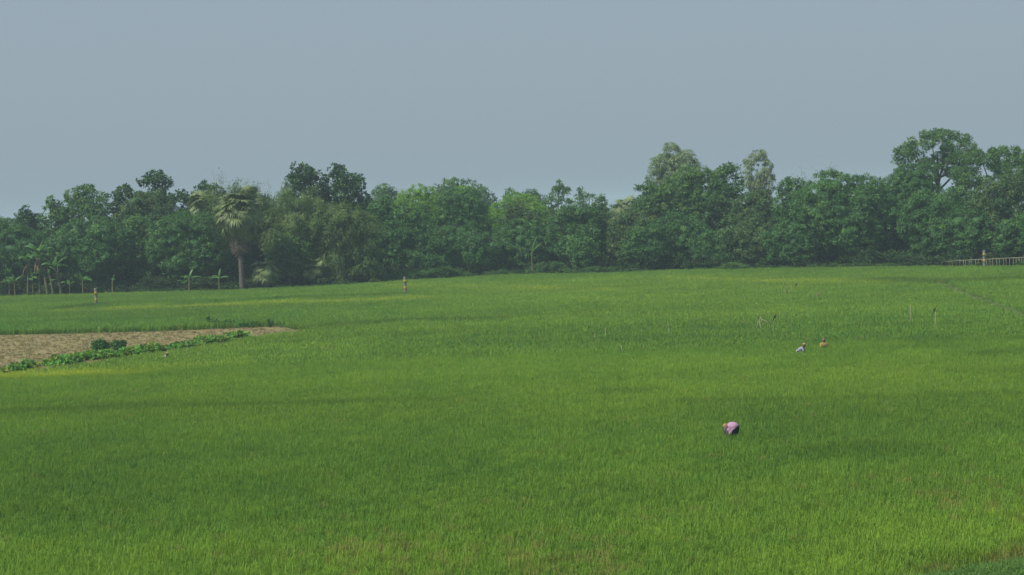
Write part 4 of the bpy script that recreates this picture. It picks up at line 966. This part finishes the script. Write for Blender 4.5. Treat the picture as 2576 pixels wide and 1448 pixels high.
# loose pink shirt hanging from the back, and dark sleeves
ellip('shirt_tail', (.05, -.02, .80), (.25, .21, .185), pink, w1, (0, R(10), 0), cut=-.55, bumpy=.03)
mb = MB(); mb.V = [Vector(q) for q in ((-.14, -.22, .84), (.10, -.23, .76), (.0, -.24, .66), (-.15, -.235, .50), (-.16, -.22, .66))]; mb.v = [.5] * 5; mb.F = [(0, 1, 2, 4), (4, 2, 3)]
q_ = ob('shirt_front', mb.me('shirt_front', pink), w1); sm = q_.modifiers.new('solid', 'SOLIDIFY'); sm.thickness = .02
skinned('sleeve', [J1['sL'], J1['eL'], J1['hL']], [(0, 1), (1, 2)], [.082, .06, .045], cloth('grey_sleeve_cloth', (.10, .085, .09)), w1)
skinned('sleeve', [J1['sR'], J1['eR'], J1['hR']], [(0, 1), (1, 2)], [.082, .06, .045], cloth('grey_sleeve_cloth', (.10, .085, .09)), w1)
ellip('shawl', (-.235, -.09, .70), (.095, .09, .16), cloth('grey_shawl_cloth', (.13, .10, .12)), w1, (0, R(18), 0), bumpy=.05)
# stooping worker in pale blue
p2 = gp(2018, 904.6)
J2 = dict(pelvis=(-.20, -.03, .50), waist=(-.12, -.02, .62), chest=(.02, 0, .74), neck=(.09, 0, .82), head=(.15, 0, .86), sL=(-.02, -.17, .72), eL=(.08, -.26, .50), hL=(.22, -.2, .34),
          sR=(.08, .16, .74), eR=(.2, .2, .52), hR=(.3, .12, .36), pL=(-.2, -.1, .46), kL=(.02, -.16, .40), fL=(-.08, -.16, .05), pR=(-.2, .1, .46), kR=(.04, .16, .40), fR=(-.06, .16, .05))
person(p2, 'stooping person in pale blue shirt, left of the one in yellow', J2, (cloth('pale_blue_cloth', (.34, .38, .52)), cloth('pale_lungi_cloth', (.3, .33, .36))), look=(.75, -.4, -.3), wrap=cloth('tan_wrap_cloth', (.38, .26, .2)))
p3 = gp(2074, 895)
J3 = dict(pelvis=(.05, .10, .42), waist=(.04, .06, .58), chest=(.0, 0, .74), neck=(-.01, -.02, .84), head=(-.02, -.04, .93), sL=(-.2, -.02, .74), eL=(-.26, -.1, .52), hL=(-.16, -.2, .36),
          sR=(.2, 0, .74), eR=(.26, -.06, .5), hR=(.2, -.2, .36), pL=(-.06, .08, .40), kL=(-.16, -.16, .40), fL=(-.14, -.02, .05), pR=(.14, .08, .40), kR=(.18, -.16, .40), fR=(.16, -.02, .05))
yl = cloth('mustard_cloth', (.40, .30, .06)); w3 = person(p3, 'crouching person wrapped in a mustard yellow shawl', J3, (yl, cloth('brown_cloth', (.10, .08, .04))), look=(-.5, -.85, -.25), wrap=cloth('maroon_wrap_cloth', (.26, .13, .11)))
ellip('shawl', (0, .0, .66), (.27, .16, .20), cloth('olive_shawl_cloth', (.27, .23, .07)), w3, (0, 0, 0), cut=-.5, bumpy=.05)
p4 = gp(418, 914.5)
J4 = dict(pelvis=(-.26, 0, .34), waist=(-.18, 0, .42), chest=(-.04, 0, .52), neck=(.05, 0, .60), head=(.10, 0, .645), sL=(-.02, -.17, .52), eL=(.08, -.22, .38), hL=(.2, -.2, .24),
          sR=(0, .17, .54), eR=(.12, .2, .4), hR=(.22, .16, .26), pL=(-.24, -.1, .32), kL=(.02, -.17, .36), fL=(-.1, -.16, .05), pR=(-.24, .1, .32), kR=(.02, .17, .36), fR=(-.1, .16, .05))
person(p4, 'crouching person in white shirt and tan head cloth near the shrubs', J4, (cloth('white_cloth', (.52, .55, .48)), cloth('grey_cloth', (.2, .2, .18))), look=(.85, -.3, -.4), wrap=cloth('tan_cap_cloth', (.36, .27, .19)))
print('tris', sum(len(o.data.polygons) for o in S.objects if o.type == 'MESH'))
